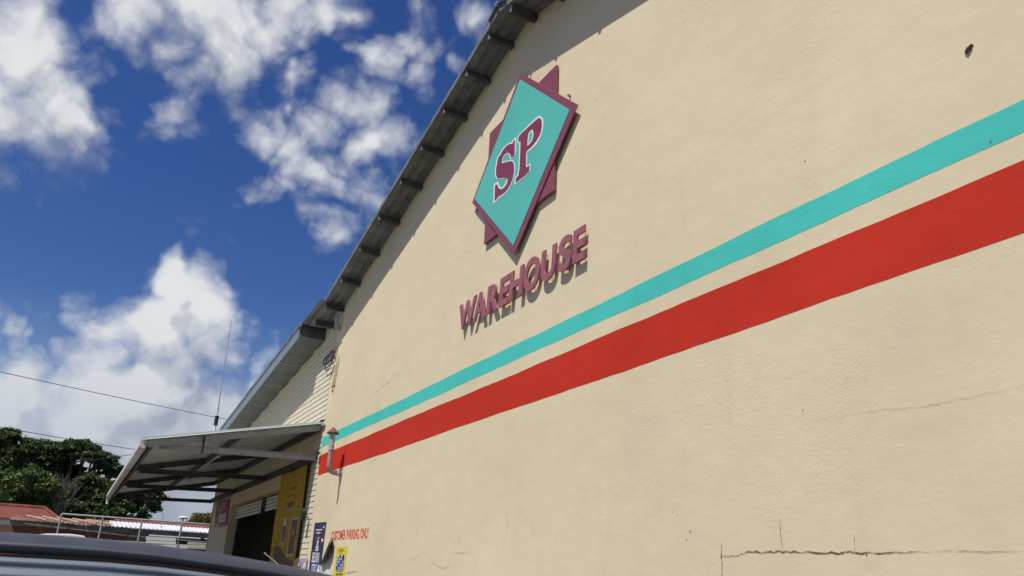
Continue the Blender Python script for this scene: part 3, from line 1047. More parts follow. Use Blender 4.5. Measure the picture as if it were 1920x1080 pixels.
# ------------------------------------------------------------------ WAREHOUSE letters on pins
YL = YW - .070
ls = thing('letter_sign', 'maroon raised letters reading WAREHOUSE standing off the wall on pins', 'sign', (-8.4, YW, CZ + 3.5))
tl, tr_, br, bl = P(860, 574, y=YL), P(1096.5, 420.5, y=YL), P(1096.5, 482, y=YL), P(862, 619.5, y=YL)
ztop, zbot = (tl.z + tr_.z) / 2, (bl.z + br.z) / 2
spans = [('W', 90, 232), ('A', 212, 314), ('R', 325, 421), ('E', 430, 511), ('H', 512, 634), ('O', 636, 771), ('U', 783, 909), ('S', 926, 1036), ('E', 1048, 1152)]


def x_on(cropx):
    px = 840 + cropx / 4.5
    f = (px - 861) / (1096 - 861)
    return P(px, 597 + f * (451 - 597), y=YL).x


for ch, a, b in spans:
    m = MB()
    fn = lambda u, v, t: (u, t, v)
    xa, xb = x_on(a), x_on(b)
    ov = .016 if ch in 'OSU' else 0
    add_text(m, ch, fn, YL - .0, YL + .022, offset=.034, box=(xa, zbot - ov, xb, ztop + (ov if ch != 'U' else 0)), shear=.06, res=8)
    L = m.build('letter', 'maroon_letter', ls)
    wd = xb - xa
    zm = (ztop + zbot) / 2
    spots = {'W': ((.14, .8), (.86, .8)), 'A': ((.5, .8), (.86, .1)), 'R': ((.14, .12), (.55, .9)), 'E': ((.12, .1), (.7, .93), (.7, .07)),
             'H': ((.12, .15), (.9, .9)), 'O': ((.1, .5), (.5, .06), (.9, .5)), 'U': ((.12, .9), (.9, .9), (.5, .07)), 'S': ((.6, .95), (.4, .06), (.6, .5))}[ch]
    for u, vv in spots:
        px_, pz_ = xa + wd * u, zbot + (ztop - zbot) * vv
        m = MB()
        m.tube([(px_, YL + .02, pz_), (px_, YW - .0005, pz_ + .004)], .0055, 6)
        m.build('mounting_pin', 'pin', L)

# ------------------------------------------------------------------ vent pipe with rusty rain cap
vp = thing('vent_pipe', 'galvanised vent pipe with rusty cone cap beside the red stripe', 'vent pipe', (-15.4, YW, CZ + 1.9))
w0 = P(641, 888, y=YW)
YP = YW - .30
q0 = P(617, 862, y=YP)
zb_ = P(622, 885.5, y=YP).z
q1 = P(625.5, 812, y=YP)
xv = (q0.x + q1.x) / 2
m = MB()
path = [(w0.x, YW + .0, w0.z), (w0.x - .005, YW - .08, w0.z), (w0.x - .01, YW - .16, w0.z - .0)]
for k in range(7):
    a = k / 6 * math.pi / 2
    path.append((xv + (w0.x - .01 - xv) * (1 - math.sin(a)) * .6, YW - .18 - .12 * math.sin(a), w0.z + .14 * (1 - math.cos(a))))
path += [(xv, YP, w0.z + .35), (xv, YP, q1.z)]
m.tube(path, .045, 12)
m.build('pipe', 'pipe', vp, smooth=50)
m = MB()
m.tube([(xv, YP, q1.z - .34), (xv, YP, q1.z - .0)], [.056, .056], 14)
m.box((xv - .10, YP - .015, w0.z + .505), (xv + .10, YP + .015, w0.z + .535))
m.build('collar', 'galv', vp, smooth=50)
m = MB()
m.tube([(w0.x, YW - .10, w0.z), (w0.x, YW - .06, w0.z)], .056, 12)
m.build('collar', 'galv', vp, smooth=50)
m = MB()
m.tube([(xv, YP, q1.z - .01), (xv, YP, q1.z + .012), (xv, YP, q1.z + .13)], [.118, .122, .006], 20)
m.build('rain_cap', 'rustcap', vp, smooth=40)

# ------------------------------------------------------------------ awning over the door
AX0, AX1 = -17.47, -32.45
AY = 0.99
zwl = CZ + 3.20                # top of the rafters at the wall
zou = CZ + 2.41                # top of the rafters at the gutter


def zraf(y):
    return zou + (zwl - zou) * (y - AY) / (YW - AY)


aw = thing('awning', 'galvanised steel lean-to awning with aqua sheet top over the loading door', 'awning', (-25, YW, CZ + 2.5))
# sheet roof with fine ribs running down the fall
m = MB()
pitch, h = .20, .040
vs_t, n = [], 0
x = AX0 + .06
prof = []
while x > AX1 - .06:
    prof += [(x, 0), (x - pitch * .66, 0), (x - pitch * .76, h), (x - pitch * .90, h)]
    x -= pitch
y0, y1 = AY - .10, YW - .025
for off in (.008, .013):
    for yy in (y0, y1):
        for px_, pz_ in prof:
            vs_t.append((px_, yy, zraf(yy) + pz_ + off))
n = len(prof)
fs = []
for k in range(n - 1):
    fs.append((k, k + 1, n + k + 1, n + k))
    fs.append((2 * n + k, 3 * n + k, 3 * n + k + 1, 2 * n + k + 1))
    fs.append((k, 2 * n + k, 2 * n + k + 1, k + 1))
sheet_faces_top = []
m.add(vs_t, fs)
sheet = m.build('sheet_roof', ['white_under', 'aqua_sheet'], aw)
for p in sheet.data.polygons:
    zc = sum(sheet.data.vertices[i].co.z - zraf(sheet.data.vertices[i].co.y) for i in p.vertices) / len(p.vertices)
    p.material_index = 0
m = MB()
m.beam((AX0 + .075, y0 - .02, zraf(y0) + .040), (AX0 + .075, y1, zraf(y1) + .040), .05, .032, mi=0)
m.build('edge_trim', 'aqua_sheet', sheet)
RXS = [-17.50, -22.55, -27.20, -32.30]
for i, x in enumerate(RXS):
    m = MB()
    sd = 1 if i == 0 else -1
    a, b = Vector((x, AY, zraf(AY) - .07)), Vector((x, YW - .03, zraf(YW - .03) - .07))
    m.channel(a, b, .07, .14, .008, side=1)
    m.build('rafter', 'galv' if i == 0 else 'purlin', aw)  # inner rafters get a darker metal to paint in their shade
for i, x in enumerate(RXS):
    m = MB()
    zt0 = CZ + 2.455
    a, b = Vector((x + .0, 1.22, CZ + 2.33)), Vector((x + .0, YW - .03, zt0))
    a2 = a.lerp(b, 0)
    m.channel(a2 + Vector((-.085, 0, 0)), b + Vector((-.085, 0, 0)), .07, .125, .008, side=1)
    m.build('tie_beam', 'galv' if i == 0 else 'purlin', aw)  # same darker metal for the beams shaded by the sheet
# wall plates, a purlin between the rafters
for x, z in ((AX0 - .08, zwl - .085), (AX0 - .16, CZ + 2.46)):
    m = MB()
    m.channel((x, YW - .065, z), (AX1, YW - .065, z), .07, .15, .008, side=-1)
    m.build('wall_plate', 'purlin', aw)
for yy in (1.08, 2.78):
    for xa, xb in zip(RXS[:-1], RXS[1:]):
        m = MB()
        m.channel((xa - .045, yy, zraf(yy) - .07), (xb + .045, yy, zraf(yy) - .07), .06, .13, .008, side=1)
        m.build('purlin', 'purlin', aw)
# gutter along the outer edge
m = MB()
gy, gz = AY - .03, zou - .09
prof = [(-.075, .09), (-.085, .09), (-.09, -.03), (-.055, -.085), (.03, -.085), (.03, .075), (.022, .075), (.022, -.077), (-.05, -.077), (-.082, -.028)]
m.prism(prof, lambda u, v, t: (t, gy - .02 + u, gz + v), AX0 + .02, AX1 - .05)
m.add([(AX0 + .022, gy - .02 + a, gz + b) for a, b in prof[1:6]], [(0, 1, 2, 3, 4)])
gut = m.build('gutter', 'gutter', aw)
for x in (-22.9, -27.8):
    m = MB()
    m.prism([(a * 1.06, b * 1.06) for a, b in prof[1:6]], lambda u, v, t: (t, gy - .02 + u, gz + v), x, x - .12)
    m.build('gutter_joint', 'gutter', gut)
m = MB()
m.tube([(AX1 + .1, gy - .04, gz - .08), (AX1 + .1, gy - .04, gz - .26)], .045, 10)
m.build('gutter_outlet', 'gutter', gut)
# fixing cleats on the end rafter and beam
m = MB()
m.box((-17.455, 2.02, CZ + 2.27), (-17.43, 2.06, CZ + 2.62))
m.build('cleat', 'black', aw)
m = MB()
m.beam((-17.42, YW - .08, CZ + 2.53), (-17.30, YW - .08, CZ + 2.53), .08, .03)
m.build('cleat', 'black', aw)
m = MB()
m.beam((-17.44, YW - .08, zwl + .045), (-17.22, YW - .08, zwl + .045), .06, .02)
m.build('cleat', 'black', aw)

# lamp tubes slung under the awning
for k, (a, b, lab) in enumerate([((411, 854), (374, 877), 'white lamp tube under the awning, the nearer of the two'),
                                 ((362, 886), (334, 903), 'white lamp tube under the awning, the one nearer its far end')]):
    y_ = 2.86
    pa, pb = P(*a, y=y_), P(*b, y=y_)
    zc = CZ + 2.60
    pa = Vector((pa.x, y_, pa.z))
    pb = Vector((pb.x, y_, pb.z))
    t = thing('tube_light', lab, 'lamp', pa, group='lamp tubes under the awning')
    m = MB()
    m.tube([pa, pb], .038, 10)
    m.build('lamp_tube', 'tube', t, smooth=50)
    m = MB()
    m.beam(pa + Vector((0, 0, .07)), pb + Vector((0, 0, .07)), .08, .05)
    for f in (.03, .97):
        c = pa.lerp(pb, f)
        m.beam(c + Vector((0, 0, -.05)), c + Vector((0, 0, .10)), .07, .05, up=(1, 0, 0))
    m.build('lamp_batten', 'gutter', t)
    m = MB()
    c = pa.lerp(pb, .45)
    m.tube([c + Vector((0, 0, .09)), c + Vector((.05, .1, -.15)), c + Vector((.02, .2, .2))], .010, 6)
    m.build('lamp_cord', 'cable', t)

# ------------------------------------------------------------------ cable coil and conduits at the board edge
cc = MB()
yc = YW - .05
c0 = P(617, 671, y=yc)
path = []
for k in range(0, 190):
    a = k / 189 * 2 * math.pi * 3.4
    rr = 1 + .10 * math.sin(k * .37)
    path.append(c0 + Vector((.44 * rr * math.cos(a), .015 * math.sin(k * .21), .10 * rr * math.sin(a) + .02 * math.cos(k * .11))))
cc.tube(path, .008, 6)
path = []
for k in range(0, 50):
    a = k / 49 * 2 * math.pi * 1.6 - .6
    path.append(c0 + Vector((.06 + .27 * math.cos(a), -.01, -.14 + .17 * math.sin(a) + .01 * math.sin(k))))
cc.tube(path, .010, 6)
tag(cc.build('cable_coil', 'cable', smooth=60), 'loose coil of black cable hung where the boards meet the plaster', 'cable')
cd = thing('conduit', 'two thin conduits running down the wall under the cable coil', 'conduit', P(628, 690, y=YW))
m = MB()
for pts in ([(641, 637), (634, 645), (630, 665), (631, 680), (622, 728)], [(635, 665), (634, 680), (626, 725)]):
    m.tube([P(a, b, y=YW - .02) for a, b in pts], .013, 6)
m.build('conduit_pipe', 'conduit', cd, smooth=60)
for pts, r in ((((633, 648), (630, 663), (629, 668)), .017), (((628, 684), (622, 700), (620, 706)), .010)):
    m = MB()
    m.tube([P(a, b, y=YW - .02) for a, b in pts], r, 6)
    m.build('loose_cable', 'cable', cd)
for a, b in ((622, 725), (623, 733), (626, 724), (628, 672)):
    p = P(a, b, y=YW - .02)
    m = MB()
    m.box(p + Vector((-.03, -.01, -.012)), p + Vector((.03, .02, .012)))
    m.build('conduit_clip', 'cable', cd)

# ------------------------------------------------------------------ mud nest high on the plaster
m = MB()
bmx = bmesh.new()
bmesh.ops.create_icosphere(bmx, subdivisions=3, radius=1)
nc = P(1818, 92, y=YW)
for v_ in bmx.verts:
    c = v_.co
    k = 1 + .22 * math.sin(7 * c.x + 3 * c.z) * math.cos(5 * c.z) + .08 * math.sin(19 * c.x)
    v_.co = Vector((c.x * .027 * k + .011 * c.z, c.y * .024 * k, c.z * .021 * k + .010 * c.x)) + nc
m.add([v_.co for v_ in bmx.verts], [tuple(v_.index for v_ in f.verts) for f in bmx.faces])
bmx.free()
tag(m.build('mud_nest', 'mud', smooth=60), 'small brown mud nest stuck high on the plain plaster', 'mud nest')

# ------------------------------------------------------------------ posters and banners
NY = (0, -1, 0)


def sheet_mesh(m, fn, t0, t1, nu=1, nv=1, mi=0):
    for i in range(nu):
        for j in range(nv):
            u0, u1, v0, v1 = i / nu, (i + 1) / nu, j / nv, (j + 1) / nv
            m.add([fn(u0, v0, t1), fn(u1, v0, t1), fn(u1, v1, t1), fn(u0, v1, t1)], [(0, 1, 2, 3)], mi)
            m.add([fn(u0, v0, t0), fn(u1, v0, t0), fn(u1, v1, t0), fn(u0, v1, t0)], [(3, 2, 1, 0)], mi)
    for a, b in (((0, 0), (1, 0)), ((1, 0), (1, 1)), ((1, 1), (0, 1)), ((0, 1), (0, 0))):
        m.add([fn(*a, t0), fn(*b, t0), fn(*b, t1), fn(*a, t1)], [(0, 1, 2, 3)], mi)


# yellow cloth banner beside the door: ripples a little
YBN = YW - .09
bt = CZ + 2.38
bx0, bx1, bb = -20.62, -18.02, CZ - .75


def ban(u, v, t=0.0):
    rip = .010 * math.sin(u * 5 + v * 4) * (1 - v * .6) + .006 * math.sin(v * 9 + u * 2)
    xx = bx0 + (bx1 - bx0) * u + .05 * (1 - v) * math.sin(v * 5)
    return Vector((xx, YBN - t + rip, bb + (bt - bb) * v + (.04 * math.sin(u * math.pi) * -1 if v > .98 else 0)))


bn = thing('banner', 'tall yellow cloth banner with two drinks bottles hung beside the dark doorway', 'banner', (-19.3, YW, CZ))
m = MB()
nu, nv = 14, 24
m.grid(nu, nv, lambda u, v: ban(u, v, .004))
m.grid(nu, nv, lambda u, v: ban(u, v, .0))
m.build('banner_cloth', 'yellow', bn)


m = MB()


def bp(px, py):
    """photo pixel -> (u, v) on the banner"""
    p = P(px, py, y=YBN)
    v = (p.z - bb) / (bt - bb)
    return ((p.x - bx0 - .05 * (1 - v) * math.sin(v * 5)) / (bx1 - bx0), v)


def ban_poly(pts, t, mi):
    """printed patch on the cloth, outline in photo pixels"""
    from mathutils.geometry import tessellate_polygon
    q = []
    for a, b in zip(pts, pts[1:] + pts[:1]):
        for k in range(3):
            q.append(bp(a[0] + (b[0] - a[0]) * k / 3, a[1] + (b[1] - a[1]) * k / 3))
    tr = tessellate_polygon([[Vector((x, y, 0)) for x, y in q]])
    m.add([ban(x, y, t) for x, y in q], [tuple(k) for k in tr], mi)


# brown wave along the foot
ban_poly([(515, 1030), (518, 1023), (523, 1024), (530, 1035), (538, 1047), (547, 1052), (556, 1050), (561, 1044), (560, 1062), (540, 1075), (512, 1070)], .020, 0)
# dark bottle on the left, tall amber one on its pale block on the right
ban_poly([(534, 970), (539, 969), (540, 985), (538, 1003), (534, 1022), (529, 1023), (531, 1004), (532, 988)], .014, 3)
ban_poly([(532.5, 988), (538.5, 985), (537, 1000), (533, 1018), (530, 1016), (532, 1000)], .018, 0)
ban_poly([(532, 1008), (536, 1003), (535.5, 1008), (531, 1014)], .022, 1)
ban_poly([(533, 990), (538, 987), (538, 989), (533, 992)], .022, 4)
ban_poly([(548, 972), (561, 969), (558, 1000), (552, 1042), (539, 1043), (544, 1005)], .014, 3)
ban_poly([(549, 976), (559, 973), (556.5, 1000), (550.5, 1038), (541, 1039), (545.5, 1005)], .018, 0)
ban_poly([(550.5, 986), (555.5, 984), (555, 1000), (551, 1028), (544, 1029), (547, 1005)], .022, 1)
ban_poly([(551, 996), (554, 995), (553.5, 1001), (550, 1002)], .026, 2)
# dark slogan bars, faint pale script
ban_poly([(538.5, 944), (552, 941), (551.5, 943), (538.2, 946)], .014, 4)
ban_poly([(540, 947.5), (550, 945.5), (549.5, 947.5), (540, 949.5)], .014, 4)
ban_poly([(541, 951), (547, 950), (546.5, 951.3), (541, 952.3)], .014, 4)
for k in range(8):
    x, y = 537 + k * 2.6, 957.5 - k * .45
    ban_poly([(x, y - 3 - (k % 2)), (x + 1.7, y - 3.4), (x + 1.3, y + 1), (x - .3, y + 1.4)], .014, 2)
for k in range(15):
    x, y = 563.4 - k * .42, 905 + k * 2.9
    ban_poly([(x - 1.2, y), (x + 1.0, y - .5), (x + .8, y + 1.0), (x - 1.4, y + 1.5)], .014, 2)
for k in range(6):
    x, y = 547 + k * 2.4, 901 - k * .7
    ban_poly([(x, y - 1.4 - (k % 2)), (x + 1.5, y - 1.8), (x + 1.3, y + .5), (x - .2, y + .9)], .014, 2)
for k in range(6):
    x, y = 541 + k * 2.0, 932 - k * .6
    ban_poly([(x, y - 1.2), (x + 1.2, y - 1.5), (x + 1.0, y + .3), (x - .2, y + .6)], .020, 0)
ban_poly([(545, 920), (548, 915), (552, 914.3), (555.5, 911), (556, 912), (552.3, 915.8), (548.4, 916.4)], .014, 4)
m.build('banner_print', ['brownprint', 'amber', 'paleprint', 'paleprint', 'black'], bn)
m = MB()
m.tube([ban(0, .995, .02), ban(.5, .995, .02), ban(1, .995, .02)], .016, 6)
m.build('hanging_cord', 'cable', bn)

# small dark wall lamp by the banner edge
wl = thing('wall_lamp', 'small dark lamp fixed to the boards at the banner edge', 'lamp', P(569, 965, y=YW))
c = P(569, 964, y=YW - .16)
m = MB()
m.prism([(-.09, -.10), (.05, -.14), (.07, .06), (.0, .12), (-.07, .13)], lambda u, v, t: (c.x + u, t, c.z + v), YW - .20, YW - .12)
m.build('lamp_housing', 'black', wl, bevel=.015)
m = MB()
m.tube([(c.x, YW - .005, c.z - .1), (c.x, YW - .13, c.z)], .018, 8)
m.build('lamp_bracket', 'galv', wl)

# navy poster
fn = quad_fn(P(591, 980.5, y=YW), P(612.5, 978.5, y=YW), P(612.5, 978.5, y=YW) + Vector((.0, 0, -1.25)), P(591, 980.5, y=YW) + Vector((0, 0, -1.25)), NY)
po = thing('poster', 'narrow navy poster lettered BELIKIN STOUT beside the lapped boards', 'poster', P(590, 1050, y=YW))
m = MB()
sheet_mesh(m, fn, .001, .008)
m.build('poster_sheet', 'navy', po)
ZV = lambda zr: (zr - (1.02 - 1.25)) / 1.25       # height above lens -> v
m = MB()
rect_print(m, fn, 0, 0, 1, ZV(.23), .0095, 1)
add_text(m, 'BELIKIN', fn, .011, box=(.18, ZV(.235), .78, ZV(.43)), offset=.02)
add_text(m, 'STOUT', fn, .011, box=(.24, ZV(.05), .66, ZV(.205)), offset=.02)
# stepped emblem over the name
poly_print(m, fn, [(.38, ZV(.46)), (.62, ZV(.46)), (.60, ZV(.56)), (.56, ZV(.56)), (.55, ZV(.66)), (.52, ZV(.66)), (.51, ZV(.73)), (.49, ZV(.73)), (.47, ZV(.66)), (.45, ZV(.66)), (.43, ZV(.56)), (.40, ZV(.56))], .011, 0)
poly_print(m, fn, [(.46, ZV(.48)), (.54, ZV(.48)), (.51, ZV(.62)), (.49, ZV(.62))], .012, 2)
for k in range(6):
    rect_print(m, fn, .20 + k * .09, ZV(.86), .27 + k * .09, ZV(.885), .011, 0)
for k in range(4):
    rect_print(m, fn, .28 + k * .09, ZV(.80), .35 + k * .09, ZV(.825), .011, 0)
rect_print(m, fn, .34, ZV(.715), .62, ZV(.722), .011, 0)
# bottle shape up the right side and a pouring one at the foot
poly_print(m, fn, [(.80, ZV(.60)), (.94, ZV(.60)), (.95, ZV(.72)), (.90, ZV(.82)), (.90, ZV(.93)), (.84, ZV(.93)), (.84, ZV(.82)), (.79, ZV(.72))], .011, 3)
rect_print(m, fn, .80, ZV(.64), .94, ZV(.69), .012, 0)
rect_print(m, fn, .83, ZV(.90), .91, ZV(.94), .012, 0)
poly_print(m, fn, [(.70, ZV(-.05)), (.98, ZV(-.05)), (.97, ZV(.08)), (.90, ZV(.14)), (.92, ZV(.19)), (.76, ZV(.19)), (.78, ZV(.14)), (.72, ZV(.08))], .011, 0)
m.build('poster_print', ['white', 'navy_bright', 'navy', 'posterred'], po)

# torn poster next to it
tp = thing('torn_poster', 'torn white poster with a dark peeled flap beside the navy one', 'poster', P(610, 1050, y=YW))
m = MB()
pts = [(603, 1082), (601, 1062), (606, 1054), (611, 1049), (616, 1034), (617.5, 1020), (619, 1010), (618, 1040), (616, 1082)]
m.prism([((lambda p: (p.x, p.z))(P(a, b, y=YW))) for a, b in pts], lambda u, v, t: (u, t, v), YW - .012, YW - .001)
m.build('poster_paper', 'paper', tp)
m = MB()
A = [(621.6, 1005), (619.6, 1016), (616.6, 1030), (611.5, 1046), (606.5, 1053), (602, 1059), (600.5, 1056)]
B = [(621.8, 1005.2), (617.6, 1017), (612.2, 1030), (607.5, 1042), (604.5, 1049), (602.5, 1054), (601.2, 1056)]
va = [P(a, b, y=YW - .10 - .02 * math.sin(i)) for i, (a, b) in enumerate(A)]
vb = [P(a, b, y=YW - .02) for a, b in B]
m.add(va + vb + [p + Vector((0, -.004, 0)) for p in va + vb], [(i, i + 1, 8 + i, 7 + i) for i in range(6)] + [(14 + i, 21 + i, 22 + i, 15 + i) for i in range(6)])
m.build('peeled_flap', 'darkpaper', tp)

# yellow poster
fn = quad_fn(P(632, 1025.5, y=YW), P(652.3, 1024, y=YW), P(652.3, 1024, y=YW) + Vector((0, 0, -.52)), P(632, 1025.5, y=YW) + Vector((0, 0, -.52)), NY)
yp = thing('poster', 'small yellow poster with blue grid under the painted parking words', 'poster', P(640, 1050, y=YW))
m = MB()
sheet_mesh(m, fn, .001, .008)
m.build('poster_sheet', 'yellow_paper', yp)
m = MB()
for k in range(5):
    rect_print(m, fn, .28 + k * .085, .865, .345 + k * .085, .905, .0095, 1)
for k in range(4):
    rect_print(m, fn, .32 + k * .085, .805, .385 + k * .085, .838, .0095, 1)
rect_print(m, fn, .15, .82, .20, .88, .0095, 1)
rect_print(m, fn, .80, .82, .85, .845, .0095, 1)
rect_print(m, fn, .25, .745, .68, .755, .0095, 1)
rect_print(m, fn, .17, .20, .86, .66, .0095, 0)
for i in range(4):
    for j in range(4):
        u, v_ = .21 + i * .16, .23 + j * .105
        rect_print(m, fn, u, v_, u + .10, v_ + .075, .0105, 2 if (i * 3 + j) % 4 else 1)
rect_print(m, fn, .40, .64, .52, .71, .0105, 1)
rect_print(m, fn, .68, .62, .82, .71, .0105, 1)
rect_print(m, fn, .25, .145, .80, .17, .0095, 3)
for k in range(5):
    rect_print(m, fn, .25 + k * .13, .03, .34 + k * .13, .10, .0095, 1)
m.build('poster_print', ['blue', 'black', 'paleprint', 'navy_bright'], yp)

# lavender scrap
fn = quad_fn(P(562, 1047.5, y=YW - .02), P(577, 1046.5, y=YW - .02), P(577, 1046.5, y=YW - .02) + Vector((0, 0, -.45)), P(562, 1047.5, y=YW - .02) + Vector((0, 0, -.45)), NY)
lv = thing('poster', 'faded lavender paper notice on the lapped boards low by the banner', 'poster', P(569, 1060, y=YW))
m = MB()
sheet_mesh(m, fn, .003, .008)
m.build('poster_sheet', 'lavender', lv)
m = MB()
poly_print(m, fn, [(.62, .55), (.80, .60), (.88, .75), (.80, .82), (.66, .74)], .0095, 0)
m.build('poster_print', ['white'], lv)

# red poster left of the door
fn = quad_fn(P(407, 941.5, y=YW - .025), P(431, 934.5, y=YW - .025), P(425.5, 985, y=YW - .025), P(402.8, 988.5, y=YW - .025), NY)
rp = thing('poster', 'red poster with a white panel on the far side of the doorway', 'poster', P(417, 960, y=YW))
m = MB()
sheet_mesh(m, fn, .002, .010)
m.build('poster_sheet', 'posterred', rp)
m = MB()
rect_print(m, fn, .30, .16, .86, .46, .0115, 0)
for r in range(3):
    for k in range(5):
        rect_print(m, fn, .36 + k * .09, .22 + r * .075, .42 + k * .09, .265 + r * .075, .0125, 1)
rect_print(m, fn, .10, .62, .17, .85, .0115, 2)
for r, (a, b, c) in enumerate([(.58, .62, .25), (.66, .68, .4), (.74, .80, .34), (.85, .88, .45)]):
    for k in range(3):
        rect_print(m, fn, c + k * .13, a, c + k * .13 + .09, b + .02, .0115, 2)
rect_print(m, fn, .1, .02, .40, .10, .0115, 2)
m.build('poster_print', ['paper', 'greywall', 'paleprint'], rp)

# stick poking up in front of the door
m = MB()
a, b = P(496.5, 1037.5, y=3.4), P(514, 1052, y=3.4)
d_ = (b - a).normalized()
L_ = (a.z - .02) / max(.05, -d_.z)
m.tube([a, a + d_ * L_], .011, 8)
m.tube([a - d_ * .02, a + d_ * .08], .017, 8)
tag(m.build('broom_handle', 'stick', smooth=50), 'pale wooden stick slanting up before the dark doorway', 'stick')

# ------------------------------------------------------------------ antenna behind the awning
an = thing('antenna', 'tall thin whip antenna rising behind the awning', 'antenna', P(403, 803, x=-32.75))
a, b = P(403, 803, x=-32.75), P(434, 600, x=-32.75)
m = MB()
m.tube([a + Vector((0, 0, .55)), a.lerp(b, .35), a.lerp(b, .36), b], [.028, .022, .016, .010], 8)
for f in (.43, .62, .83):
    c = a.lerp(b, f)
    m.tube([c, c + (b - a).normalized() * .12], .026, 8)
m.build('whip', 'fence', an)
m = MB()
m.tube([(a.x, a.y, zlow(XL1) - .25), a + Vector((0, 0, .2))], .045, 8)
m.beam((a.x, a.y, zlow(XL1) - .15), (XF - .02, max(a.y, YW + .1), zlow(XL1) - .15), .05, .05)
m.build('mast', 'white', an)
m = MB()
m.tube([a + Vector((0, 0, .12)), a + Vector((0, 0, .5))], .075, 10)
m.build('base_clamp', 'black', an)

# ------------------------------------------------------------------ overhead wires
def wire(pa, pb, sag, label, r=.016, ext=.25):
    a, b = pa, pb
    d = b - a
    a2, b2 = a - d * ext, b + d * ext
    m = MB()
    pts = []
    for k in range(25):
        f = k / 24
        p = a2.lerp(b2, f)
        p.z -= sag * 4 * (f * (1 - f))
        pts.append(p)
    m.tube(pts, r, 6)
    tag(m.build('power_line', 'cable'), label, 'power line', 'overhead wires')


wire(P(0, 693, x=-36), P(430, 784, x=-40), .12, 'black overhead wire running behind the antenna, highest of the three', .014, .4)
wire(P(0, 797, x=-36), P(256, 840, x=-40), .10, 'black overhead wire crossing the tree top, middle of the three', .014, .5)
wire(P(170, 862, x=-38), P(256, 850, x=-41), .03, 'black overhead wire ending in the tree, lowest of the three', .013, .25)

# ------------------------------------------------------------------ houses beyond the fence
def roof_sheet(m, x0, x1, y0, y1, z0, z1, mi=0, pitch=.16, h=.03):
    """corrugated sheet rising from x0 (z0) to x1 (z1), corrugations run up the slope"""
    n = int(abs(y1 - y0) / pitch * 4)
    vs, fs = [], []
    for x, z in ((x0, z0), (x1, z1)):
        for k in range(n + 1):
            y = y0 + (y1 - y0) * k / n
            vs.append((x, y, z + h * .5 * math.sin((y - y0) / pitch * 2 * math.pi)))
    for k in range(n):
        fs.append((k, k + 1, n + 2 + k, n + 1 + k))
    vs2 = [(a, b, c - .02) for a, b, c in vs]
    o = len(vs)
    fs2 = [tuple(i + o for i in reversed(f)) for f in fs]
    fs3 = [(k + 1, k, k + o, k + 1 + o) for k in range(n)]
    m.add(vs + vs2, fs + fs2 + fs3, mi)


# long shed with patched roof
sx = -35.0
sh1 = thing('shed', 'long low brown shed with patched rust and bright zinc roof sheets behind the fence', 'shed', (sx, 2, 0))
ez = lambda y: CZ + 1.48
YA, YZ = -6.0, 9.0
m = MB()
m.box((sx - .5, YA, 0), (sx - 7.0, 1.95, CZ + 1.30))
m.build('wall', 'brownwall', sh1)
m = MB()
m.box((sx - .5, 1.953, 0), (sx - 6.9, 2.75, CZ + 1.28))
m.box((sx - 3.5, 2.753, 0), (sx - 6.9, YZ, CZ + 1.28))
m.box((sx - .5, 8.2, 0), (sx - 3.497, YZ - .01, CZ + 1.25))
tag(m.build('wall', 'greywall', sh1), 'grey end of the shed wall')
m = MB()
m.box((sx - .1, YA, CZ + 1.22), (sx - .25, YZ, CZ + 1.40))
m.build('eave_board', 'greywall', sh1)
m = MB()
m.beam((sx + .12, -1.6, CZ + 1.31), (sx + .12, 1.9, CZ + 1.12), .1, .05)
m.beam((sx + .10, 2.0, CZ + 1.12), (sx + .10, 5.4, CZ + 1.05), .1, .05)
m.build('pale_batten', 'gutter', sh1)
for (ya, yb, mat_, z_in, lab) in [(-2.1, -1.2, 'rustroof', .24, None), (-1.18, .4, 'rustroof', .27, 'rusty sheets at the near end'), (.42, 1.3, 'rustroof', .31, None),
                                  (1.32, 4.2, 'zincroof', .30, 'bright zinc sheets'), (4.22, 9.2, 'zincroof', .27, None)]:
    m = MB()
    roof_sheet(m, sx + .25, sx - 3.5, ya, yb, ez(ya) - .06, ez(ya) + z_in)
    m.build('roof_sheet', mat_, sh1)
m = MB()
roof_sheet(m, sx - 3.3, sx - 6.5, 1.6, 9.2, CZ + 1.72, CZ + 2.02)
m.build('roof_sheet', 'redroof', sh1)
m = MB()
roof_sheet(m, sx - 3.3, sx - 6.5, -1.4, 1.58, CZ + 1.66, CZ + 1.90)
m.build('roof_sheet', 'rustroof', sh1)
# loose battens on the rusty part
m = MB()
for k in range(5):
    y = -1.2 + k * .55
    m.beam((sx + .1, y + .3, ez(y) + .02), (sx - 3.0, y - .5, ez(y) + .27), .06, .04)
m.build('loose_batten', 'paleprint', sh1)

# red-roofed house further left
hx = -41.0
h1 = thing('house', 'house with plain red hipped roof at the left edge', 'house', (hx, -6, 0))
zr0, zr1 = P(30, 972, x=hx).z, P(30, 946, x=hx - 3).z - .08
ye = P(117, 968, x=hx).y
yr = P(84, 951, x=hx - 3).y
m = MB()
m.add([(hx, -14, zr0), (hx, ye, zr0), (hx - 3, yr, zr1), (hx - 3, -14, zr1), (hx - 6, ye, zr0), (hx - 6, -14, zr0),
       (hx, -14, zr0 - .08), (hx, ye, zr0 - .08), (hx - 6, ye, zr0 - .08), (hx - 6, -14, zr0 - .08)],
      [(0, 1, 2, 3), (1, 4, 2), (4, 5, 3, 2), (0, 6, 7, 1), (1, 7, 8, 4), (6, 9, 8, 7), (4, 8, 9, 5)])
rf = m.build('roof', 'redroof', h1)
m = MB()
m.tube([(hx - 3, -14, zr1 + .02), (hx - 3, yr, zr1 + .02), (hx, ye, zr0 + .03)], .09, 8)
m.build('ridge_cap', 'redroof', rf)
m = MB()
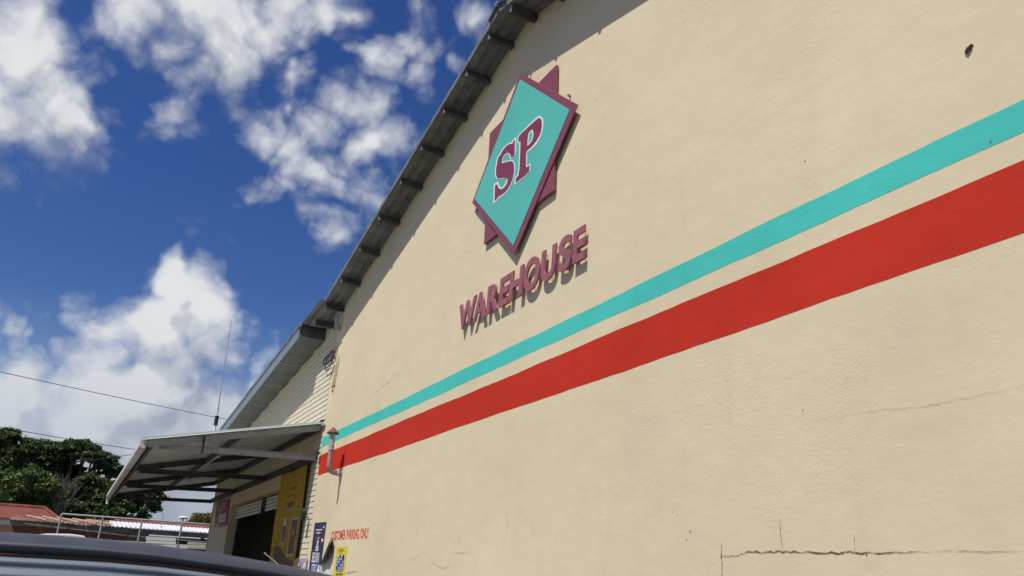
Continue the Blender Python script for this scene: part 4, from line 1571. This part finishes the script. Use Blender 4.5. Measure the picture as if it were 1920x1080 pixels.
m.box((hx - .5, -13.5, 0), (hx - 5.5, ye - .5, zr0 - .05))
m.build('wall', 'olivewall', h1)
m = MB()
m.box((hx + .02, -14, zr0 - .28), (hx - .04, ye, zr0 - .085))
m.build('eave_board', 'olivewall', h1)

# small outbuilding with pale gutter by the corner
sx2 = -34.0
ob = thing('outbuilding', 'small dark outbuilding with pale double gutter beside the lean-to corner', 'shed', (sx2, 5.5, 0))
pz = P(372, 1026, x=sx2)
m = MB()
m.box((sx2 - .02, pz.y - 1.2, 0), (sx2 - 2.0, pz.y + 3, pz.z - .1))
m.build('wall', 'greywall', ob)
for dz in (.13, -.02):
    m = MB()
    m.beam((sx2 + .05, pz.y - .42, pz.z + dz), (sx2 + .05, pz.y + 3, pz.z + dz - .02), .12, .10)
    m.build('gutter', 'gutter', ob)
m = MB()
m.add([(sx2 + .1, pz.y - 1.25, pz.z - .08), (sx2 + .1, pz.y + 3, pz.z - .08), (sx2 - 2.1, pz.y + 3, pz.z + .3), (sx2 - 2.1, pz.y - 1.25, pz.z + .3)], [(0, 1, 2, 3)])
m.build('roof', 'greywall', ob)

# white slatted board on short legs
bd = thing('bench', 'white three slat board on short legs between the fence and the outbuilding', 'bench', P(300, 1034, x=-34.1))
m = MB()
bxp = -34.1
for (ya, yb) in ((1006.5, 1013), (1013.8, 1020), (1020.8, 1027)):
    tl_, tr2, br_, bl_ = P(274, ya - 1, x=bxp), P(330, ya + 2.4, x=bxp), P(329, yb + 2.4, x=bxp), P(273, yb - 1, x=bxp)
    f_ = quad_fn(tl_, tr2, br_, bl_, (1, 0, 0))
    sheet_mesh(m, f_, 0, .05)
m.build('slat', 'white', bd)
for a in (276, 324):
    m = MB()
    p = P(a, 1026, x=bxp - .03)
    m.box((bxp - .08, p.y - .03, 0), (bxp - .02, p.y + .05, p.z + .05))
    m.tube([(bxp - .05, p.y + .01, p.z - .10), (bxp + .06, p.y + .01, p.z - .10)], .05, 8)
    m.build('leg', 'white', bd)

# ------------------------------------------------------------------ tubular fence
fx = -33.2
fe = thing('fence', 'galvanised tube fence with one top rail in front of the shed', 'fence', (fx, 1, 0))
rail = [P(a, b, x=fx) for a, b in ((116, 963.5), (194, 967), (267, 973.5), (341, 982.5), (396, 988))]
rail = [Vector((fx, p.y, CZ + 1.655)) for p in rail]
m = MB()
m.tube(rail[:4] + [Vector((fx, 9.0, CZ + 1.64))], .032, 8)
m.build('rail', 'fence', fe)
for p in rail[:3]:
    m = MB()
    m.tube([(p.x, p.y, 0), (p.x, p.y, p.z)], .034, 8)
    m.build('post', 'fence', fe)
m = MB()
zz = P(230, 1015, x=fx).z
m.tube([Vector((fx, rail[0].y, zz)), Vector((fx, rail[3].y, zz))], .020, 6)
m.build('rail', 'fence', fe)

# street lamp
sp = P(343, 973, x=-33.4)
lp = thing('street_lamp', 'slim street lamp with white head over the shed roof', 'street lamp', (sp.x, sp.y, 0))
m = MB()
m.tube([(sp.x, sp.y, 0), (sp.x, sp.y, sp.z)], [.05, .035], 8)
m.build('pole', 'fence', lp)
m = MB()
m.tube([(sp.x, sp.y - .16, sp.z + .02), (sp.x, sp.y - .05, sp.z + .05), (sp.x, sp.y + .12, sp.z + .05), (sp.x, sp.y + .18, sp.z + .02)], [.03, .06, .06, .03], 10)
m.build('lamp_head', 'white', lp, smooth=60)

# thin bent pipe on the shed roof
pp = P(302, 990, x=-36)
m = MB()
m.tube([(pp.x, pp.y, CZ + 1.3), (pp.x, pp.y, pp.z + .45), (pp.x, pp.y - .08, pp.z + .60), (pp.x, pp.y - .30, pp.z + .62)], .02, 6)
tag(m.build('roof_mast', 'fence'), 'thin bent service pipe standing on the bright zinc roof', 'pipe')

# ------------------------------------------------------------------ cars
def car_wheels(root, x_list, y_list, r=.31, w=.2):
    for x in x_list:
        for y in y_list:
            m = MB()
            m.tube([(x - w / 2, y, r), (x - w / 2 + .02, y, r), (x + w / 2 - .02, y, r), (x + w / 2, y, r)], [r * .93, r, r, r * .93], 24)
            wh_ = m.build('wheel', 'tyre', root, smooth=40)
            m = MB()
            m.tube([(x - w / 2 - .008, y, r), (x + w / 2 + .008, y, r)], r * .62, 20)
            m.build('rim', 'chrome', wh_, smooth=40)


# far white car: only its roof shows over the near car
wx = -19.0
t0_, t1_ = P(92, 1007, x=wx), P(148, 1009, x=wx)
wc = thing('parked_car', 'white parked car of which only the roof shows before the brown wall', 'car', (wx, t0_.y, 0))
zt_ = P(125, 1002.5, x=wx).z + .02
yc0 = t0_.y - .42
prof = [(yc0 - 1.1, .30), (yc0 - 1.15, .75), (yc0 - .6, .88), (yc0 - .1, zt_ - .10), (yc0 + .38, zt_ - .02), (yc0 + .8, zt_), (yc0 + 1.05, zt_ - .02), (yc0 + 1.65, .95), (yc0 + 2.3, .85), (yc0 + 2.4, .4), (yc0 + 2.35, .28)]
m = MB()
m.prism(prof, lambda u, v, t: (t, u, v), wx, wx - 1.6)
m.build('body', 'carwhite', wc, bevel=.06)
m = MB()
m.prism([(yc0 + .05, .95), (yc0 + .18, zt_ - .17), (yc0 + 1.15, zt_ - .15), (yc0 + 1.45, .97)], lambda u, v, t: (t, u, v), wx + .012, wx + .001)
m.build('window', 'glassdark', wc)
car_wheels(wc, (wx - .05, wx - 1.5), (yc0 - .45, yc0 + 1.6))

# the near car, close to the lens: dark roof edge over a side window coloured like reflected sky
KX = -2.1
EDGE = [(-260, 985), (-120, 991), (0, 999), (100, 1005.5), (200, 1013), (300, 1023.5), (400, 1037), (500, 1052.5), (560, 1063), (600, 1071.5), (640, 1081), (700, 1097), (800, 1128), (900, 1165)]
LOWE = [(-260, 1022), (-120, 1029), (0, 1036.5), (100, 1042), (200, 1048), (300, 1057), (400, 1069.5), (500, 1085), (560, 1096), (600, 1105), (640, 1115), (700, 1131), (800, 1162), (900, 1199)]
nc_ = thing('parked_car', 'nearest car, a dark rounded edge above a side window with reflected sky in its colour and ribs', 'car', (KX, 0, 0))
up_pts = [P(a, b, x=KX) for a, b in EDGE]
lo_pts = [P(a, b, x=KX) for a, b in LOWE]
# roof rim: half-round section swept along the edge, turned a little inward at the top
m = MB()
vs, fs = [], []
NS = 9
for a, b in zip(up_pts, lo_pts):
    for k in range(NS):
        t = k / (NS - 1)
        c = a.lerp(b, t)
        bulge = .028 * math.sin(math.pi * min(1, t * 1.05)) - .05 * (1 - t) ** 2
        vs.append(c + Vector((bulge, 0, 0)))
for i in range(len(up_pts) - 1):
    for k in range(NS - 1):
        o = i * NS + k
        fs.append((o, o + 1, o + NS + 1, o + NS))
m.add(vs, fs)
# the roof skin behind the rim
vs, fs = [], []
for a in up_pts:
    vs += [a + Vector((-.05, 0, 0)), a + Vector((-.35, 0, .012)), a + Vector((-.75, 0, .016)), a + Vector((-1.25, 0, .0)), a + Vector((-1.34, 0, -.05))]
for i in range(len(up_pts) - 1):
    for k in range(4):
        o = i * 5 + k
        fs.append((o, o + 5, o + 6, o + 1))
m.add(vs, fs)
m.build('roof', 'cartrim', nc_, smooth=60)
# window, sloping outwards to the sill; its ribs imitate streaks of reflection
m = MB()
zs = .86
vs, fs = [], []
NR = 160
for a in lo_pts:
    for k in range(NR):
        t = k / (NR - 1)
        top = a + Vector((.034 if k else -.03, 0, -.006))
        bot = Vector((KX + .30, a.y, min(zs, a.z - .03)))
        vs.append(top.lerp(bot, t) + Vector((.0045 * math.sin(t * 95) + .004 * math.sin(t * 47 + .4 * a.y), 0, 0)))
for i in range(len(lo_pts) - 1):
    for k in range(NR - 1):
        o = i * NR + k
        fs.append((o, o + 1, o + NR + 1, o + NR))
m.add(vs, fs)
m.build('side_window', 'carwindow', nc_, smooth=60)
# body below the sill
ya, yb = lo_pts[0].y - .5, up_pts[-1].y + 1.1
m = MB()
prof = [(ya, .35), (ya - .02, .70), (ya + .15, .84), (lo_pts[-3].y, .855), (up_pts[-1].y, .83), (yb - .15, .74), (yb, .58), (yb + .02, .32), (yb - .3, .22), (ya + .3, .22)]
m.prism(prof, lambda u, v, t: (t, u, v), KX + .32, KX - 1.5)
m.build('body', 'carred', nc_, bevel=.05)
# red door frame showing as a short sliver between roof edge and window at the far left
m = MB()
vs, fs = [], []
for (a, b), hh in zip(((-200, 1027), (-60, 1034), (0, 1037.5), (36, 1039.5)), (.002, .002, .0014, .0004)):
    p = P(a, b, x=KX) + Vector((.026, 0, 0))
    vs += [p, p + Vector((0, 0, -hh))]
for i in range(3):
    fs.append((2 * i, 2 * i + 1, 2 * i + 3, 2 * i + 2))
m.add(vs, fs)
m.build('door_frame', 'carred', nc_)
m = MB()
m.add([lo_pts[0] + Vector((-.04, -.01, .03)), lo_pts[0] + Vector((-1.30, -.01, .03)), Vector((KX - 1.4, lo_pts[0].y - .25, .85)), Vector((KX + .1, lo_pts[0].y - .25, .85))], [(0, 1, 2, 3)])
m.build('rear_window', 'glassdark', nc_)
m = MB()
m.add([lo_pts[-1] + Vector((-.04, .0, .0)), lo_pts[-1] + Vector((-1.30, .0, .0)), Vector((KX - 1.4, lo_pts[-1].y + .12, .84)), Vector((KX + .1, lo_pts[-1].y + .12, .84))], [(0, 1, 2, 3)])
m.build('windscreen', 'glassdark', nc_)
car_wheels(nc_, (KX + .10, KX - 1.40), (ya + .75, yb - .75))


# ------------------------------------------------------------------ trees
def make_leaves(name, clumps, n, size, mat, parent, seed, shell=.35):
    """many small leaf faces spread through uneven clumps; clumps: (centre, (rx, ry, rz), weight)"""
    r = np.random.default_rng(seed)
    w = np.array([c[2] for c in clumps], float)
    w /= w.sum()
    cnt = r.multinomial(n, w)
    V = []
    for (c, rad, _), k in zip(clumps, cnt):
        if k == 0:
            continue
        sub = max(3, int(k / 42))
        # every clump is itself a handful of sprays
        d = r.normal(size=(sub, 3))
        d /= np.linalg.norm(d, axis=1)[:, None]
        rr = shell + (1 - shell) * r.random(sub) ** .6
        cen = d * rr[:, None]
        pick = r.integers(0, sub, k)
        loc = cen[pick] + r.normal(size=(k, 3)) * np.array([.17, .17, .10])
        p = np.array(c)[None] + loc * np.array(rad)[None]
        s = size * (0.6 + .8 * r.random(k))
        nrm = r.normal(size=(k, 3)) + np.array([0, 0, .9])
        nrm /= np.linalg.norm(nrm, axis=1)[:, None]
        a = np.cross(nrm, r.normal(size=(k, 3)))
        a /= np.linalg.norm(a, axis=1)[:, None]
        b = np.cross(nrm, a)
        q = np.stack([p - a * s[:, None], p - b * s[:, None] * .45, p + a * s[:, None], p + b * s[:, None] * .45], 1)
        V.append(q)
    V = np.concatenate(V).reshape(-1, 3)
    nq = len(V) // 4
    me = bpy.data.meshes.new(name)
    me.vertices.add(len(V))
    me.vertices.foreach_set('co', V.astype(np.float32).ravel())
    me.loops.add(nq * 4)
    me.loops.foreach_set('vertex_index', np.arange(nq * 4, dtype=np.int32))
    me.polygons.add(nq)
    me.polygons.foreach_set('loop_start', np.arange(0, nq * 4, 4, dtype=np.int32))
    me.update(calc_edges=True)
    me.materials.append(M[mat])
    o = bpy.data.objects.new(name, me)
    col.objects.link(o)
    if parent is not None:
        o.parent = parent
        o.matrix_parent_inverse = Matrix.Translation(parent_world(parent)).inverted()
    return o


def tree(label, base, clumps, n, size, mat, seed, trunk_r=.4, fork=.35, group='trees beyond the houses', cat='tree', name='tree'):
    t = thing(name, label, cat, base, group)
    base = Vector(base)
    r = random.Random(seed)
    cz_ = sum(c[0][2] for c in clumps) / len(clumps)
    top = Vector((base.x, base.y, base.z + (cz_ - base.z) * fork))
    m = MB()
    m.tube([base - Vector((0, 0, .1)), base.lerp(top, .5) + Vector((r.uniform(-.2, .2), r.uniform(-.2, .2), 0)), top], [trunk_r * 1.25, trunk_r, trunk_r * .8], 10)
    for c, rad, w in clumps:
        c = Vector(c)
        mid = top.lerp(c, .5) + Vector((r.uniform(-.5, .5), r.uniform(-.5, .5), r.uniform(-.1, .6)))
        m.tube([top, mid, c], [trunk_r * .5, trunk_r * .26, trunk_r * .08], 6)
        for k in range(3):
            e = c + Vector((r.uniform(-1, 1) * rad[0], r.uniform(-1, 1) * rad[1], r.uniform(-.6, .8) * rad[2])) * .8
            m.tube([mid.lerp(c, .5), c.lerp(e, .5) + Vector((0, 0, .15)), e], [trunk_r * .14, trunk_r * .08, trunk_r * .03], 5)
    m.build('trunk', 'bark', t, smooth=60)
    make_leaves('crown', clumps, n, size, mat, t, seed)
    return t


def clump_at(px, py, x, r, ry=None, rz=None, w=None):
    p = P(px, py, x=x)
    ry = ry or r
    rz = rz or r * .6
    return (tuple(p), (r, ry, rz), w or r * ry)


rr = random.Random(3)
big = []
for px, py, r_, dz in [(-140, 800, 2.0, .9), (-90, 860, 2.0, 1), (-40, 822, 1.5, .7), (5, 812, 1.0, .45), (45, 838, 1.25, .6), (95, 838, 1.3, .65), (145, 842, 1.3, .65), (185, 862, 1.2, .65), (215, 885, .9, .6),
                       (60, 870, 1.4, .7), (120, 880, 1.4, .8), (170, 900, 1.2, .8), (10, 862, 1.4, .8), (205, 915, .9, .7), (-30, 890, 1.6, 1.0), (235, 905, .7, .5), (150, 925, 1.1, .8), (95, 915, 1.0, .8)]:
    for j in range(3):
        big.append(clump_at(px + rr.uniform(-12, 12), py + rr.uniform(-5, 7), -62 + rr.uniform(-5, 4), r_ * rr.uniform(.75, 1.1), rz=r_ * dz * rr.uniform(.55, .85)))
tb = P(110, 1000, x=-63)
tree('big dark spreading tree, the largest, filling the left edge above the red roof', (tb.x, tb.y, 0), big, 75000, .15, 'leaf_dark', 21, .55, .45)
low_l = []
for px, py, r_ in [(-30, 925, 1.5), (15, 915, 1.3), (50, 905, 1.2), (75, 925, 1.1), (40, 940, 1.2), (85, 900, .8), (0, 945, 1.2), (90, 945, .9)]:
    for j in range(2):
        low_l.append(clump_at(px + rr.uniform(-10, 10), py + rr.uniform(-5, 5), -54 + rr.uniform(-2, 2), r_ * rr.uniform(.7, 1), rz=r_ * .75))
tb = P(40, 1000, x=-54)
tree('lower brighter green tree in front of the big dark one, over the red roof', (tb.x, tb.y, 0), low_l, 22000, .125, 'leaf_bright', 31, .3, .5)
mid_r = []
for px, py, r_ in [(250, 940, 1.0), (285, 930, .8), (230, 955, .9), (200, 945, 1.0), (170, 955, .9), (295, 950, .55), (270, 962, .6), (215, 925, .9), (258, 918, .8), (140, 950, .8), (185, 968, .7)]:
    for j in range(2):
        mid_r.append(clump_at(px + rr.uniform(-6, 6), py + rr.uniform(-4, 4), -56 + rr.uniform(-2, 2), r_ * rr.uniform(.65, 1), rz=r_ * .65))
tb = P(210, 1000, x=-56)
tree('dark ragged tree hanging below the awning gutter, right of the bare twigs', (tb.x, tb.y, 0), mid_r, 18000, .125, 'leaf_dark', 41, .28, .5)
far_o = []
for px, py, r_ in [(372, 978, 1.9), (388, 974, 2.0), (400, 980, 1.8), (380, 984, 1.6), (415, 984, 2)]:
    far_o.append(clump_at(px, py, -120 + rr.uniform(-2, 2), r_ * .8, rz=r_ * .55))
tb = P(385, 1000, x=-120)
tree('small far olive tree showing over the shed beside the lean-to corner', (tb.x, tb.y, 0), far_o, 7000, .17, 'leaf_olive', 51, .3, .5)

# bare bleached twigs among the leaves
bt_ = P(108, 968, x=-52.5)
dt = thing('dead_tree', 'bare bleached tangle of dead branches in front of the green trees', 'tree', (bt_.x, bt_.y, 0))
m = MB()
rq = random.Random(8)
base = Vector((bt_.x, bt_.y, 0))
m.tube([base, Vector((bt_.x, bt_.y, bt_.z - .3))], [.16, .10], 7)


def twig(p, d, L, r, depth):
    e = p + d * L
    m.tube([p, p.lerp(e, .5) + Vector((0, rq.uniform(-.1, .1), rq.uniform(-.05, .1))) * L, e], [r, r * .75, r * .45], 5)
    if depth == 0:
        return
    for k in range(3):
        dd = (d + Vector((rq.uniform(-.5, .5), rq.uniform(-.6, .6), rq.uniform(-.1, .6)))).normalized()
        twig(p.lerp(e, rq.uniform(.45, 1)), dd, L * rq.uniform(.55, .8), r * .6, depth - 1)


for a, dz in ((-.35, 1), (0, 1.2), (.3, 1), (.15, 1), (-.15, 1.1)):
    twig(Vector((bt_.x, bt_.y, bt_.z - .35)), Vector((.1, a, dz)).normalized(), rq.uniform(1.1, 1.6), .030, 3)
m.build('branches', 'twig', dt)
